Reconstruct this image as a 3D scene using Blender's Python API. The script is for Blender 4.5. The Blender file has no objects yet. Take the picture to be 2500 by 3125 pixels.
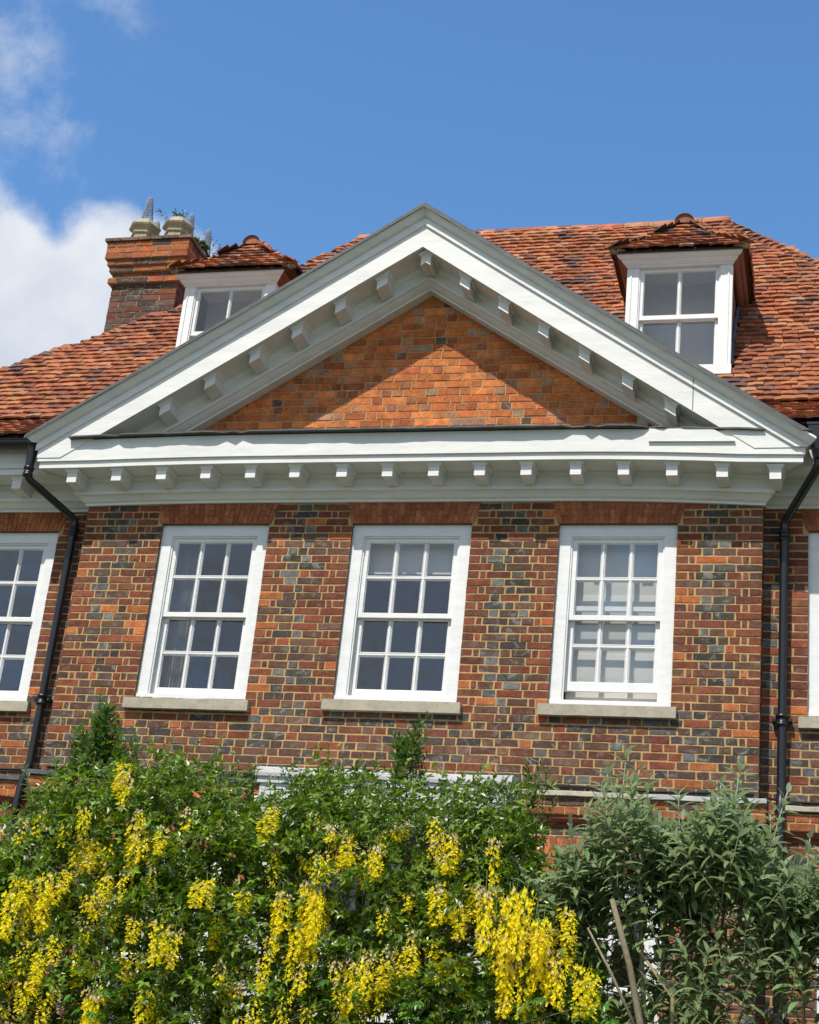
SKY_AIR, SKY_DUST, SKY_OZ = 1.0, .5, 1.5
SKY_SAT, SKY_VAL, SKY_HUE = 1.22, 1.42, .5
CLOUD_D, CLOUD_L = (3.9, 4.3, 5.1), (5.5, 5.7, 6.0)
SUN_E, EXPO = 4.1, 0.36
import bpy, math, random
from mathutils import Vector, Matrix, noise
R = random.Random(11)
C = bpy.context.scene.collection
V = Vector

# ------------------------------------------------------------------ mesh builder
class MB:
    def __init__(s): s.v = []; s.f = []; s.c = []; s.m = []; s.sm = []
    def face(s, pts, col=(1, 1, 1), mi=0, sm=False):
        i = len(s.v); s.v += [tuple(p) for p in pts]
        s.f.append(tuple(range(i, i + len(pts)))); s.c.append(col); s.m.append(mi); s.sm.append(sm)
    def raw(s, verts, faces, col=(1, 1, 1), mi=0, sm=False):
        i = len(s.v); s.v += [tuple(p) for p in verts]
        for f in faces:
            s.f.append(tuple(i + k for k in f)); s.c.append(col); s.m.append(mi); s.sm.append(sm)
    def box(s, x0, x1, y0, y1, z0, z1, col=(1, 1, 1), mi=0):
        P = [(x0, y0, z0), (x1, y0, z0), (x1, y1, z0), (x0, y1, z0), (x0, y0, z1), (x1, y0, z1), (x1, y1, z1), (x0, y1, z1)]
        s.raw(P, BOXF, col, mi)
    def tube(s, path, rad, n=10, col=(1, 1, 1), mi=0, cap=True):
        path = [V(p) for p in path]
        if not hasattr(rad, '__len__'): rad = [rad] * len(path)
        rings = []
        up = None
        for i, p in enumerate(path):
            d = (path[min(i + 1, len(path) - 1)] - path[max(i - 1, 0)]).normalized()
            if up is None:
                up = d.cross(V((.3, .9, .2))).normalized()
            a = (up - d * up.dot(d)).normalized(); up = a
            b = d.cross(a)
            rings.append([p + (a * math.cos(2 * math.pi * k / n) + b * math.sin(2 * math.pi * k / n)) * rad[i] for k in range(n)])
        vs = [q for r in rings for q in r]; fs = []
        for i in range(len(path) - 1):
            for k in range(n):
                k2 = (k + 1) % n
                fs.append((i * n + k, i * n + k2, (i + 1) * n + k2, (i + 1) * n + k))
        if cap:
            fs.append(tuple(range(n))[::-1]); fs.append(tuple((len(path) - 1) * n + k for k in range(n)))
        s.raw(vs, fs, col, mi, True)
    def lathe(s, prof, cx, cy, n=16, col=(1, 1, 1), mi=0, sm=True, ph=0):
        vs = []; fs = []
        for r, z in prof:
            for k in range(n):
                a = 2 * math.pi * (k + ph) / n
                vs.append((cx + r * math.cos(a), cy + r * math.sin(a), z))
        for i in range(len(prof) - 1):
            for k in range(n):
                k2 = (k + 1) % n
                fs.append((i * n + k, i * n + k2, (i + 1) * n + k2, (i + 1) * n + k))
        s.raw(vs, fs, col, mi, sm)
    def build(s, name, mats, parent=None, fix=False):
        me = bpy.data.meshes.new(name)
        me.from_pydata(s.v, [], s.f)
        if not isinstance(mats, (list, tuple)): mats = [mats]
        for m in mats: me.materials.append(m)
        me.polygons.foreach_set('material_index', s.m)
        me.polygons.foreach_set('use_smooth', s.sm)
        ca = me.color_attributes.new('Col', 'FLOAT_COLOR', 'CORNER')
        buf = []
        for f, c in zip(s.f, s.c): buf += [c[0], c[1], c[2], 1.0] * len(f)
        ca.data.foreach_set('color', buf)
        me.update()
        if fix:
            import bmesh
            b = bmesh.new(); b.from_mesh(me)
            bmesh.ops.remove_doubles(b, verts=b.verts, dist=1e-5)
            bmesh.ops.recalc_face_normals(b, faces=b.faces)
            b.to_mesh(me); b.free()
        o = bpy.data.objects.new(name, me); C.objects.link(o)
        if parent is not None: o.parent = parent
        return o
BOXF = [(0, 1, 5, 4), (1, 2, 6, 5), (2, 3, 7, 6), (3, 0, 4, 7), (4, 5, 6, 7), (3, 2, 1, 0)]

def tag(o, label=None, cat=None, group=None, kind=None):
    if label: o['label'] = label
    if cat: o['category'] = cat
    if group: o['group'] = group
    if kind: o['kind'] = kind
    return o
def empty(name, parent=None, loc=(0, 0, 0)):
    o = bpy.data.objects.new(name, None); C.objects.link(o); o.location = loc
    if parent is not None: o.parent = parent
    return o
def mixc(a, b, t): return tuple(a[i] * (1 - t) + b[i] * t for i in range(3))
def jit(c, a): 
    k = 1 + R.uniform(-a, a)
    return tuple(max(0.004, q * k * (1 + R.uniform(-a, a) * .25)) for q in c)

# ------------------------------------------------------------------ materials
def newmat(name):
    m = bpy.data.materials.new(name); m.use_nodes = True
    nt = m.node_tree; b = nt.nodes['Principled BSDF']
    return m, nt, b
def nd(nt, t, **k):
    n = nt.nodes.new(t)
    for a, b in k.items():
        if a in n.inputs.keys(): n.inputs[a].default_value = b
        else: setattr(n, a, b)
    return n
def vcmat(name, rough=.85, nscale=60, namp=.35, bump=.3, bscale=120, spec=.3, big=0.0, stain=None, bigscale=1.5, dist=.004, mottle=0):
    """colour from the mesh's own Col attribute, broken up by fine and broad noise"""
    m, nt, b = newmat(name); L = nt.links
    at = nd(nt, 'ShaderNodeAttribute', attribute_name='Col')
    tc = nd(nt, 'ShaderNodeTexCoord')
    n1 = nd(nt, 'ShaderNodeTexNoise', Scale=nscale, Detail=5.0, Roughness=.65); L.new(tc.outputs['Object'], n1.inputs['Vector'])
    mr = nd(nt, 'ShaderNodeMapRange'); mr.inputs[1].default_value = .3; mr.inputs[2].default_value = .7
    mr.inputs[3].default_value = 1 - namp; mr.inputs[4].default_value = 1 + namp
    L.new(n1.outputs['Fac'], mr.inputs[0])
    mul = nd(nt, 'ShaderNodeVectorMath', operation='SCALE'); L.new(at.outputs['Color'], mul.inputs[0]); L.new(mr.outputs[0], mul.inputs['Scale'])
    out = mul.outputs[0]
    if big:
        n2 = nd(nt, 'ShaderNodeTexNoise', Scale=bigscale, Detail=4.0, Roughness=.6); L.new(tc.outputs['Object'], n2.inputs['Vector'])
        m2 = nd(nt, 'ShaderNodeMapRange'); m2.inputs[1].default_value = .45; m2.inputs[2].default_value = .75
        m2.inputs[3].default_value = 0; m2.inputs[4].default_value = big
        L.new(n2.outputs['Fac'], m2.inputs[0])
        mx = nd(nt, 'ShaderNodeMix', data_type='RGBA'); mx.inputs[7].default_value = (*(stain or (.1, .09, .07)), 1)
        L.new(m2.outputs[0], mx.inputs[0]); L.new(out, mx.inputs[6]); out = mx.outputs[2]
    if mottle:
        # burnt, glazed patches: only on the dark grey and brown bricks (where red is not much above blue)
        sp = nd(nt, 'ShaderNodeSeparateColor'); L.new(at.outputs['Color'], sp.inputs[0])
        df = nd(nt, 'ShaderNodeMath', operation='SUBTRACT'); L.new(sp.outputs[0], df.inputs[0]); L.new(sp.outputs[2], df.inputs[1])
        gr = nd(nt, 'ShaderNodeMapRange'); L.new(df.outputs[0], gr.inputs[0]); gr.inputs[1].default_value = .03; gr.inputs[2].default_value = .14; gr.inputs[3].default_value = 1; gr.inputs[4].default_value = .12
        n4 = nd(nt, 'ShaderNodeTexNoise', Scale=13.0, Detail=4.0, Roughness=.6, Distortion=.8); L.new(tc.outputs['Object'], n4.inputs['Vector'])
        m4 = nd(nt, 'ShaderNodeMapRange'); L.new(n4.outputs['Fac'], m4.inputs[0]); m4.inputs[1].default_value = .54; m4.inputs[2].default_value = .66; m4.inputs[4].default_value = mottle
        mm = nd(nt, 'ShaderNodeMath', operation='MULTIPLY'); L.new(m4.outputs[0], mm.inputs[0]); L.new(gr.outputs[0], mm.inputs[1])
        mx = nd(nt, 'ShaderNodeMix', data_type='RGBA'); mx.inputs[7].default_value = (.20, .20, .185, 1); L.new(mm.outputs[0], mx.inputs[0]); L.new(out, mx.inputs[6]); out = mx.outputs[2]
        n5 = nd(nt, 'ShaderNodeTexNoise', Scale=9.0, Detail=3.0, Roughness=.6); L.new(tc.outputs['Object'], n5.inputs['Vector'])
        m5 = nd(nt, 'ShaderNodeMapRange'); L.new(n5.outputs['Fac'], m5.inputs[0]); m5.inputs[1].default_value = .3; m5.inputs[2].default_value = .7; m5.inputs[3].default_value = .72; m5.inputs[4].default_value = 1.28
        v5 = nd(nt, 'ShaderNodeVectorMath', operation='SCALE'); L.new(out, v5.inputs[0]); L.new(m5.outputs[0], v5.inputs['Scale']); out = v5.outputs[0]
    L.new(out, b.inputs['Base Color'])
    b.inputs['Roughness'].default_value = rough; b.inputs['Specular IOR Level'].default_value = spec
    if bump:
        n3 = nd(nt, 'ShaderNodeTexNoise', Scale=bscale, Detail=4.0, Roughness=.7); L.new(tc.outputs['Object'], n3.inputs['Vector'])
        bp = nd(nt, 'ShaderNodeBump', Strength=bump, Distance=dist); L.new(n3.outputs['Fac'], bp.inputs['Height']); L.new(bp.outputs[0], b.inputs['Normal'])
    return m
def flat(name, col, rough=.6, namp=.08, nscale=8, bump=.08, bscale=60, spec=.4, metal=0, stretch=None, stain=None, stainamt=0, stainlo=.55):
    m, nt, b = newmat(name); L = nt.links
    tc = nd(nt, 'ShaderNodeTexCoord'); vec = tc.outputs['Object']
    if stretch:
        mp = nd(nt, 'ShaderNodeMapping'); mp.inputs['Scale'].default_value = stretch; L.new(vec, mp.inputs['Vector']); vec = mp.outputs[0]
    n1 = nd(nt, 'ShaderNodeTexNoise', Scale=nscale, Detail=6.0, Roughness=.65); L.new(vec, n1.inputs['Vector'])
    mr = nd(nt, 'ShaderNodeMapRange'); mr.inputs[1].default_value = .3; mr.inputs[2].default_value = .7
    mr.inputs[3].default_value = 1 - namp; mr.inputs[4].default_value = 1 + namp * .4; L.new(n1.outputs['Fac'], mr.inputs[0])
    mul = nd(nt, 'ShaderNodeVectorMath', operation='SCALE'); mul.inputs[0].default_value = col; L.new(mr.outputs[0], mul.inputs['Scale'])
    out = mul.outputs[0]
    if stain:
        n2 = nd(nt, 'ShaderNodeTexNoise', Scale=nscale * 3.1, Detail=8.0, Roughness=.75); L.new(vec, n2.inputs['Vector'])
        m2 = nd(nt, 'ShaderNodeMapRange'); m2.inputs[1].default_value = stainlo; m2.inputs[2].default_value = stainlo + .12
        m2.inputs[3].default_value = 0; m2.inputs[4].default_value = stainamt; L.new(n2.outputs['Fac'], m2.inputs[0])
        mx = nd(nt, 'ShaderNodeMix', data_type='RGBA'); mx.inputs[7].default_value = (*stain, 1)
        L.new(m2.outputs[0], mx.inputs[0]); L.new(out, mx.inputs[6]); out = mx.outputs[2]
    L.new(out, b.inputs['Base Color'])
    b.inputs['Roughness'].default_value = rough; b.inputs['Specular IOR Level'].default_value = spec; b.inputs['Metallic'].default_value = metal
    if bump:
        n3 = nd(nt, 'ShaderNodeTexNoise', Scale=bscale, Detail=4.0); L.new(vec, n3.inputs['Vector'])
        bp = nd(nt, 'ShaderNodeBump', Strength=bump, Distance=.004); L.new(n3.outputs['Fac'], bp.inputs['Height']); L.new(bp.outputs[0], b.inputs['Normal'])
    return m
M = {}
M['brick'] = vcmat('brick_face', rough=.9, nscale=45, namp=.3, bump=.6, bscale=90, mottle=.75)
M['mortar'] = vcmat('lime_mortar', rough=.95, nscale=30, namp=.22, bump=.5, bscale=140, big=.35, stain=(.2, .14, .08), bigscale=2.2)
M['tile'] = vcmat('clay_tile', rough=.85, nscale=30, namp=.3, bump=.4, bscale=80, big=.55, stain=(.085, .05, .035), bigscale=1.6)
M['white'] = flat('white_paint', (.73, .73, .715), rough=.5, namp=.10, nscale=6, bump=.25, bscale=35, stretch=(1, 1, 3), stain=(.42, .41, .36), stainamt=.25, stainlo=.66)
M['cornice'] = flat('weathered_white_paint', (.71, .705, .675), rough=.6, namp=.13, nscale=3, bump=.4, bscale=26, stretch=(.7, 2, 4), stain=(.36, .35, .31), stainamt=.42, stainlo=.59)
M['lead'] = flat('lead_sheet', (.085, .09, .09), rough=.6, namp=.35, nscale=6, bump=.3, bscale=25, spec=.4, stain=(.05, .05, .045), stainamt=.7, stainlo=.5)
M['leadpale'] = flat('painted_lead', (.46, .46, .45), rough=.8, namp=.2, nscale=5, bump=.3, bscale=25, stain=(.28, .27, .24), stainamt=.7, stainlo=.55)
M['cream'] = flat('cream_lead_capping', (.46, .41, .31), rough=.85, namp=.2, nscale=5, bump=.3, bscale=25, stain=(.2, .2, .2), stainamt=.8, stainlo=.52)
M['stone'] = flat('sill_stone', (.40, .355, .27), rough=.9, namp=.2, nscale=9, bump=.5, bscale=90, stain=(.24, .22, .17), stainamt=.6, stainlo=.52)
M['potstone'] = flat('buff_terracotta', (.42, .36, .25), rough=.9, namp=.25, nscale=12, bump=.4, bscale=60, stain=(.1, .09, .07), stainamt=.7, stainlo=.5)
M['black'] = flat('black_iron_paint', (.012, .013, .015), rough=.32, namp=.2, nscale=12, bump=.12, bscale=30, spec=.5)
M['cable'] = flat('black_rubber', (.012, .012, .012), rough=.6, namp=.1, spec=.3)
M['room'] = flat('room_plaster', (.42, .41, .40), rough=.9, namp=.05, spec=.1)
M['roomdark'] = flat('attic_plaster', (.62, .61, .59), rough=.9, namp=.05, spec=.1)
M['blind'] = flat('blind_fabric', (.62, .60, .55), rough=.9, namp=.05, nscale=3, bump=.1, spec=.1)
M['curtain'] = flat('curtain_fabric', (.30, .29, .28), rough=.95, namp=.1, spec=.1)
M['cheek'] = flat('red_brown_paint', (.20, .085, .055), rough=.6, namp=.3, nscale=8, bump=.3)
M['ground'] = flat('garden_soil', (.09, .08, .05), rough=1, namp=.3, nscale=3, bump=.5)
M['moss'] = vcmat('moss', rough=1, nscale=60, namp=.5, bump=.8)
M['wood'] = vcmat('bark', rough=.9, nscale=40, namp=.3, bump=.6)
def leafmat(name, rough, trans, spec=.4, under=None, hue=.485):
    m, nt, b = newmat(name); L = nt.links
    at = nd(nt, 'ShaderNodeAttribute', attribute_name='Col'); col = at.outputs['Color']
    if under:
        g = nd(nt, 'ShaderNodeNewGeometry'); mx = nd(nt, 'ShaderNodeMix', data_type='RGBA'); mx.inputs[7].default_value = (*under, 1)
        ml = nd(nt, 'ShaderNodeMath', operation='MULTIPLY'); ml.inputs[1].default_value = .75
        L.new(g.outputs['Backfacing'], ml.inputs[0]); L.new(ml.outputs[0], mx.inputs[0]); L.new(col, mx.inputs[6]); col = mx.outputs[2]
    L.new(col, b.inputs['Base Color']); b.inputs['Roughness'].default_value = rough; b.inputs['Specular IOR Level'].default_value = spec
    t = nd(nt, 'ShaderNodeBsdfTranslucent'); hs = nd(nt, 'ShaderNodeHueSaturation', Value=1.5, Saturation=1.15); hs.inputs['Hue'].default_value = hue
    L.new(col, hs.inputs['Color']); L.new(hs.outputs[0], t.inputs['Color'])
    ms = nd(nt, 'ShaderNodeMixShader'); ms.inputs[0].default_value = trans
    L.new(b.outputs[0], ms.inputs[1]); L.new(t.outputs[0], ms.inputs[2])
    L.new(ms.outputs[0], nt.nodes['Material Output'].inputs['Surface'])
    return m
M['leaf'] = leafmat('glossy_green_leaf', .36, .32, .6)
M['sage'] = leafmat('felted_grey_green_leaf', .6, .36, .35, under=(.26, .33, .19))
M['petal'] = leafmat('yellow_petal', .6, .35, .2, hue=.505)
def glassmat():
    m, nt, b = newmat('window_glass'); L = nt.links; nt.nodes.remove(b)
    tr = nd(nt, 'ShaderNodeBsdfTransparent'); tr.inputs[0].default_value = (.86, .88, .88, 1)
    gl = nd(nt, 'ShaderNodeBsdfGlossy', Roughness=.03); gl.inputs[0].default_value = (1, 1, 1, 1)
    fr = nd(nt, 'ShaderNodeFresnel'); gb = nd(nt, 'ShaderNodeNewGeometry'); mb_ = nd(nt, 'ShaderNodeMath', operation='MULTIPLY_ADD'); mb_.inputs[1].default_value = .625 - 1.6; mb_.inputs[2].default_value = 1.6
    L.new(gb.outputs['Backfacing'], mb_.inputs[0]); L.new(mb_.outputs[0], fr.inputs['IOR'])
    tc = nd(nt, 'ShaderNodeTexCoord'); n = nd(nt, 'ShaderNodeTexNoise', Scale=4.0, Detail=2.0); L.new(tc.outputs['Object'], n.inputs['Vector'])
    bp = nd(nt, 'ShaderNodeBump', Strength=.35, Distance=.012); L.new(n.outputs['Fac'], bp.inputs['Height'])
    L.new(bp.outputs[0], gl.inputs['Normal'])
    ma = nd(nt, 'ShaderNodeMath', operation='MULTIPLY_ADD'); ma.inputs[1].default_value = 2.0; ma.inputs[2].default_value = .01
    L.new(fr.outputs[0], ma.inputs[0])
    ms = nd(nt, 'ShaderNodeMixShader'); L.new(ma.outputs[0], ms.inputs[0]); L.new(tr.outputs[0], ms.inputs[1]); L.new(gl.outputs[0], ms.inputs[2])
    L.new(ms.outputs[0], nt.nodes['Material Output'].inputs['Surface'])
    return m
M['glass'] = glassmat()
def meshmat():
    m, nt, b = newmat('galvanised_wire_mesh'); L = nt.links
    b.inputs['Base Color'].default_value = (.20, .22, .25, 1); b.inputs['Metallic'].default_value = .6; b.inputs['Roughness'].default_value = .5
    return m
M['wire'] = meshmat()

# ------------------------------------------------------------------ layout constants (metres; house front at y=0, x to the right, z up)
BX0, BX1 = -6.889, -.687        # bay corners
S = .2                          # wings stand back
WX0, WX1 = -11.2, 3.4
def warp(x):
    if x > -2.5: return -.065 * min(1.5, ((x + 2.5) / 2.0) ** 2)
    if x < -5.2: return -.03 * min(1.3, ((x + 5.2) / 1.8) ** 2)
    return 0.0
UP = [(-6.12, -5.07, 5.33, 6.995), (-4.28, -3.185, 5.36, 6.995), (-2.41, -1.395, 5.37, 6.99)]
LO = [(-6.12, -5.07, 2.3, 3.99), (-2.45, -1.40, 2.3, 3.99)]
WUP = [(-8.32, -7.265, 5.32, 7.005), (-.318, .74, 5.376, 7.0), (-10.6, -9.55, 5.32, 7.005)]
WLO = [(-8.45, -7.40, 2.3, 3.99), (-.25, .85, 2.3, 3.99), (-10.6, -9.55, 2.3, 3.99)]
DOOR = [(-4.25, -3.15, .3, 4.0)]

house = empty('brick_house')
tag(house, 'old red brick house with white pediment, sash windows and clay tile roof', 'house')

# ------------------------------------------------------------------ brickwork
RED = [(.165, .047, .025), (.19, .055, .028), (.14, .043, .027), (.175, .062, .034)]
RED2 = [(.30, .082, .03), (.34, .095, .034), (.27, .074, .03)]
ORANGE = [(.52, .155, .04), (.47, .135, .037), (.56, .185, .055)]
BROWN = [(.098, .05, .036), (.078, .045, .036), (.115, .055, .038), (.13, .066, .044)]
GREY = [(.062, .052, .047), (.08, .07, .064), (.05, .042, .038), (.07, .055, .048)]
BLUE = [(.115, .115, .112), (.15, .15, .145), (.10, .105, .108), (.085, .082, .08)]
PALE2 = [(.36, .17, .09), (.32, .17, .11), (.38, .22, .13)]
PALE = [(.42, .25, .15), (.36, .22, .15), (.45, .33, .2)]
MORT = (.44, .30, .13)
def pal_main(dx, z, header, x):
    """dx: metres to the nearest jamb or corner"""
    r = R.random()
    k = noise.noise(V((x * .9, z * .8, 3.1)))
    if z < 5.22:
        if r < .04 + max(0, k) * .15: return jit(mixc(R.choice(ORANGE), R.choice(RED), .55), .1)
        if r < .34: return R.choice(RED)
        if r < .74: return R.choice(BROWN)
        return R.choice(BLUE if header and R.random() < .35 else GREY)
    if dx < .23:
        if r < .05: return mixc(R.choice(ORANGE), R.choice(RED2), .6)
        if r < .86: return R.choice(RED)
        return R.choice(BROWN)
    if header:
        if r < .30: return R.choice(BLUE)
        if r < .62: return R.choice(GREY)
        if r < .86: return R.choice(BROWN)
        return R.choice(RED + RED2)
    if r < .20: return R.choice(GREY)
    if r < .68: return R.choice(BROWN)
    if r < .72: return R.choice(BLUE)
    if r < .98: return R.choice(RED)
    return mixc(R.choice(ORANGE), R.choice(RED2), .4)
def pal_tymp(dx, z, header, x):
    r = R.random()
    if header:
        if r < .22: return R.choice(PALE2)
        if r < .27: return (.11, .065, .05)
        if r < .40: return mixc(R.choice(PALE2), R.choice(RED2), .6)
        return mixc(R.choice(RED2), R.choice(ORANGE), R.random())
    if r < .02: return R.choice(PALE2)
    return mixc(R.choice(RED2), R.choice(ORANGE), R.uniform(.3, 1.0))
def pal_red(dx, z, header, x):
    r = R.random()
    if r < .12: return R.choice(BROWN)
    return mixc(R.choice(RED), R.choice(ORANGE), R.uniform(0, .7))
def pal_chim(dx, z, header, x):
    r = R.random()
    if z > 10.98: return mixc(R.choice(RED), R.choice(ORANGE), R.uniform(.1, .8)) if r < .62 else R.choice(BROWN)
    if r < .15: return R.choice(RED)
    return jit(mixc(R.choice(BROWN), R.choice(GREY), R.random() * .5), .1)
def bricks(mb, org, ud, nd_, ulen, z0, z1, holes=(), pal=pal_main, course=.0712, joint=.0155, proud=.004, inside=None, stretch=.203, head=.094, edges=(), rough=.0032, bond='flem', wav=.004):
    """real bricks laid course by course in front of a mortar bed; org at u=0,z=0"""
    org = V(org); ud = V(ud); n = V(nd_)
    nrow = int(round((z1 - z0) / course)); course = (z1 - z0) / nrow
    for r in range(nrow):
        za = z0 + r * course + joint / 2; zb = za + course - joint
        segs0 = [(0.0, ulen)]
        for (hx0, hx1, hz0, hz1) in holes:
            if zb > hz0 + .012 and za < hz1 - .012:
                ns = []
                for (p, q) in segs0:
                    if q <= hx0 or p >= hx1: ns.append((p, q)); continue
                    if p < hx0: ns.append((p, hx0 - .002))
                    if q > hx1: ns.append((hx1 + .002, q))
                segs0 = ns
        for (s0, s1) in segs0:
            L = s1 - s0; units = []
            jl = lambda v: v * R.uniform(.95, 1.05)
            if bond == 'flem' and L > .62:
                if r % 2: lf_, rt_ = [stretch], [stretch]
                else: lf_, rt_ = [head, head * .46], [head * .46, head]
                M = L - sum(lf_) - sum(rt_) - joint * (len(lf_) + len(rt_) - 1)
                mid = []; hd = bool(r % 2)
                while sum(mid) + joint * (len(mid) + 1) < M - (head * .5 if hd else stretch * .5):
                    u_ = head if hd else stretch
                    mid.append(jl(u_)); hd = not hd
                    if R.random() < .12: mid.append(jl(head))
                if mid:
                    k = (M - joint * (len(mid) + 1) + joint) / sum(mid); mid = [m * k for m in mid]
                units = lf_ + mid + rt_
            else:
                unit = stretch; first = 1 if r % 2 else .5
                units = [jl(unit) * first]
                while sum(units) + joint * len(units) < L - unit * .5: units.append(jl(unit if bond != 'flem' else R.choice((head, stretch))))
            k = (L - joint * (len(units) - 1)) / sum(units); units = [m * k for m in units]
            u = s0; segs = []
            for m in units: segs.append((u, u + m)); u += m + joint
            for (p, q) in segs:
                if q - p < .022: continue
                header = (q - p) < .15
                if inside and not inside((p + q) / 2, (za + zb) / 2, p, q, za, zb): continue
                zc = (za + zb) / 2; uc = (p + q) / 2
                dx = 9
                for e in edges: dx = min(dx, abs(uc - e))
                for (hx0, hx1, hz0, hz1) in holes:
                    if hz0 - .05 < zc < hz1 + .05: dx = min(dx, abs(uc - hx0), abs(uc - hx1))
                col = jit(pal(dx, zc, header, uc + org.x), .22)
                w = wav * noise.noise(V((uc * 1.3, r * .7, 1.0)))
                pr = proud + R.uniform(-.002, .0025)
                j = lambda: R.uniform(-rough, rough)
                def P(uu, zz, d): return org + ud * uu + V((0, 0, zz)) + n * d
                c = [(p + j(), za + w + j()), (q + j(), za + w + j()), (q + j(), zb + w + j()), (p + j(), zb + w + j())]
                um = (p + q) / 2
                e0 = V((0, 0, j())); e1 = V((0, 0, j()))
                f = [P(c[0][0], c[0][1], pr), P(um, za + w, pr + j() * .5) + e0, P(c[1][0], c[1][1], pr), P(c[2][0], c[2][1], pr), P(um, zb + w, pr + j() * .5) + e1, P(c[3][0], c[3][1], pr)]
                bk = [P(c[0][0], c[0][1], -.003), P(c[1][0], c[1][1], -.003), P(c[2][0], c[2][1], -.003), P(c[3][0], c[3][1], -.003)]
                mb.raw(f + bk, [(0, 1, 4, 5), (1, 2, 3, 4), (0, 6, 7, 2, 1), (2, 7, 8, 3), (3, 8, 9, 5, 4), (5, 9, 6, 0)], col, 0)
def mortar(mb, org, ud, ulen, z0, z1, holes=(), mi=1, flip=False):
    """flat bed split round the openings"""
    org = V(org); ud = V(ud)
    us = sorted({0.0, ulen, *[min(max(h[i], 0), ulen) for h in holes for i in (0, 1)]})
    for a, b in zip(us[:-1], us[1:]):
        if b - a < 1e-5: continue
        zz = sorted({z0, z1, *[h[i] for h in holes for i in (2, 3) if h[0] < b - 1e-5 and h[1] > a + 1e-5]})
        for c, d in zip(zz[:-1], zz[1:]):
            mu, mz = (a + b) / 2, (c + d) / 2
            if any(h[0] < mu < h[1] and h[2] < mz < h[3] for h in holes): continue
            q = [org + ud * a + V((0, 0, c)), org + ud * b + V((0, 0, c)), org + ud * b + V((0, 0, d)), org + ud * a + V((0, 0, d))]
            mb.face(q, jit(MORT, .0), mi)
def reveals(mb, holes, x0, y, depth, mi=1):
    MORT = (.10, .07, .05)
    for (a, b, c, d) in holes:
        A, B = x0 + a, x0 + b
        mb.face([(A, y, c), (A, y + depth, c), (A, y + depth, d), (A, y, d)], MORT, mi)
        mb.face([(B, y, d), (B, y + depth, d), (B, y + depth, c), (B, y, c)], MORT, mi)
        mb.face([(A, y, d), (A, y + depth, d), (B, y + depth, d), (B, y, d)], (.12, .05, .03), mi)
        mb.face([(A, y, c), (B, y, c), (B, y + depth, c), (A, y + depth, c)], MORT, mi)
def rel(hs, x0, top=0.0): return [(a - x0, b - x0, c, d + top) for (a, b, c, d) in hs]
ARCH = .205
def arch(cx0, cx1, z0, z1, y, name='brick_arch', bright=1.0, fan=.055):
    """flat gauged arch of rubbed bricks fanned towards the ends"""
    mb = MB(); n = 23; w0 = cx1 - cx0 + .03; w1 = w0 + 2 * fan; xm = (cx0 + cx1) / 2
    mb.face([(xm - w1 / 2, y - .002, z1), (xm - w0 / 2, y - .002, z0), (xm + w0 / 2, y - .002, z0), (xm + w1 / 2, y - .002, z1)], (.34, .20, .12), 1)
    for i in range(n):
        a, b = i / n, (i + 1) / n; g = .0025
        split = .36 if i % 2 else .64
        for s0, s1 in ((0, split), (split, 1)):
            P = []
            for t, k, sg in ((a, s0, 1), (b, s0, -1), (b, s1, -1), (a, s1, 1)):
                w = w0 + (w1 - w0) * k
                P.append((xm + (t - .5) * w + sg * g, z0 + (z1 - z0) * k + (g if k == s0 else -g)))
            col = jit(mixc((.25, .075, .035), (.36, .12, .045), R.random()), .14); col = tuple(c * bright for c in col)
            d = y - .008 - R.uniform(0, .002)
            vs = [(px, d, pz) for px, pz in P] + [(px, y, pz) for px, pz in P]
            mb.raw(vs, [(0, 1, 2, 3), (0, 4, 5, 1), (1, 5, 6, 2), (2, 6, 7, 3), (3, 7, 4, 0)], col, 0)
    return mb.build(name, [M['brick'], M['mortar']], house)
def arch_holes(hs, x0): return [(a - x0 - .045, b - x0 + .045, d - .001, d + ARCH) for (a, b, c, d) in hs]

WT = 7.26
# bay front
hb = rel(UP + LO + DOOR, BX0)
mb = MB()
L = BX1 - BX0
bricks(mb, (BX0, 0, 0), (1, 0, 0), (0, -1, 0), L, .1, WT, hb + arch_holes(UP + LO, BX0), pal_main, edges=(0, L))
mortar(mb, (BX0, 0, 0), (1, 0, 0), L, 0, WT, hb)
reveals(mb, hb, BX0, 0, .14)
# returns
bricks(mb, (BX1, 0, 0), (0, 1, 0), (1, 0, 0), S, .1, WT, (), pal_main, edges=(0,))
mortar(mb, (BX1, 0, 0), (0, 1, 0), S + .02, 0, WT)
bricks(mb, (BX0, S, 0), (0, -1, 0), (-1, 0, 0), S, .1, WT, (), pal_main, edges=(S,))
mortar(mb, (BX0, S + .02, 0), (0, -1, 0), S + .02, 0, WT)
mb.build('brick_wall', [M['brick'], M['mortar']], house)
# wings
for x0, x1, hs in ((WX0, BX0, [WUP[0], WUP[2], WLO[0], WLO[2]]), (BX1, WX1, [WUP[1], WLO[1], (1.9, 2.95, 5.37, 7.0)])):
    mb = MB(); h = rel(hs, x0); L = x1 - x0
    bricks(mb, (x0, S, 0), (1, 0, 0), (0, -1, 0), L, .1, WT + .06, h + arch_holes(hs, x0), pal_main)
    mortar(mb, (x0, S, 0), (1, 0, 0), L, 0, WT + .06, h)
    reveals(mb, h, x0, S, .14)
    if x1 == WX1:  # flank walls and back close the house
        mb.face([(WX1, S, 0), (WX1, 7.5, 0), (WX1, 7.5, 7.4), (WX1, S, 7.4)], (.2, .1, .06), 1)
    else:
        mb.face([(WX0, 7.5, 0), (WX0, S, 0), (WX0, S, 7.4), (WX0, 7.5, 7.4)], (.2, .1, .06), 1)
    mb.build('wing_wall', [M['brick'], M['mortar']], house)
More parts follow.
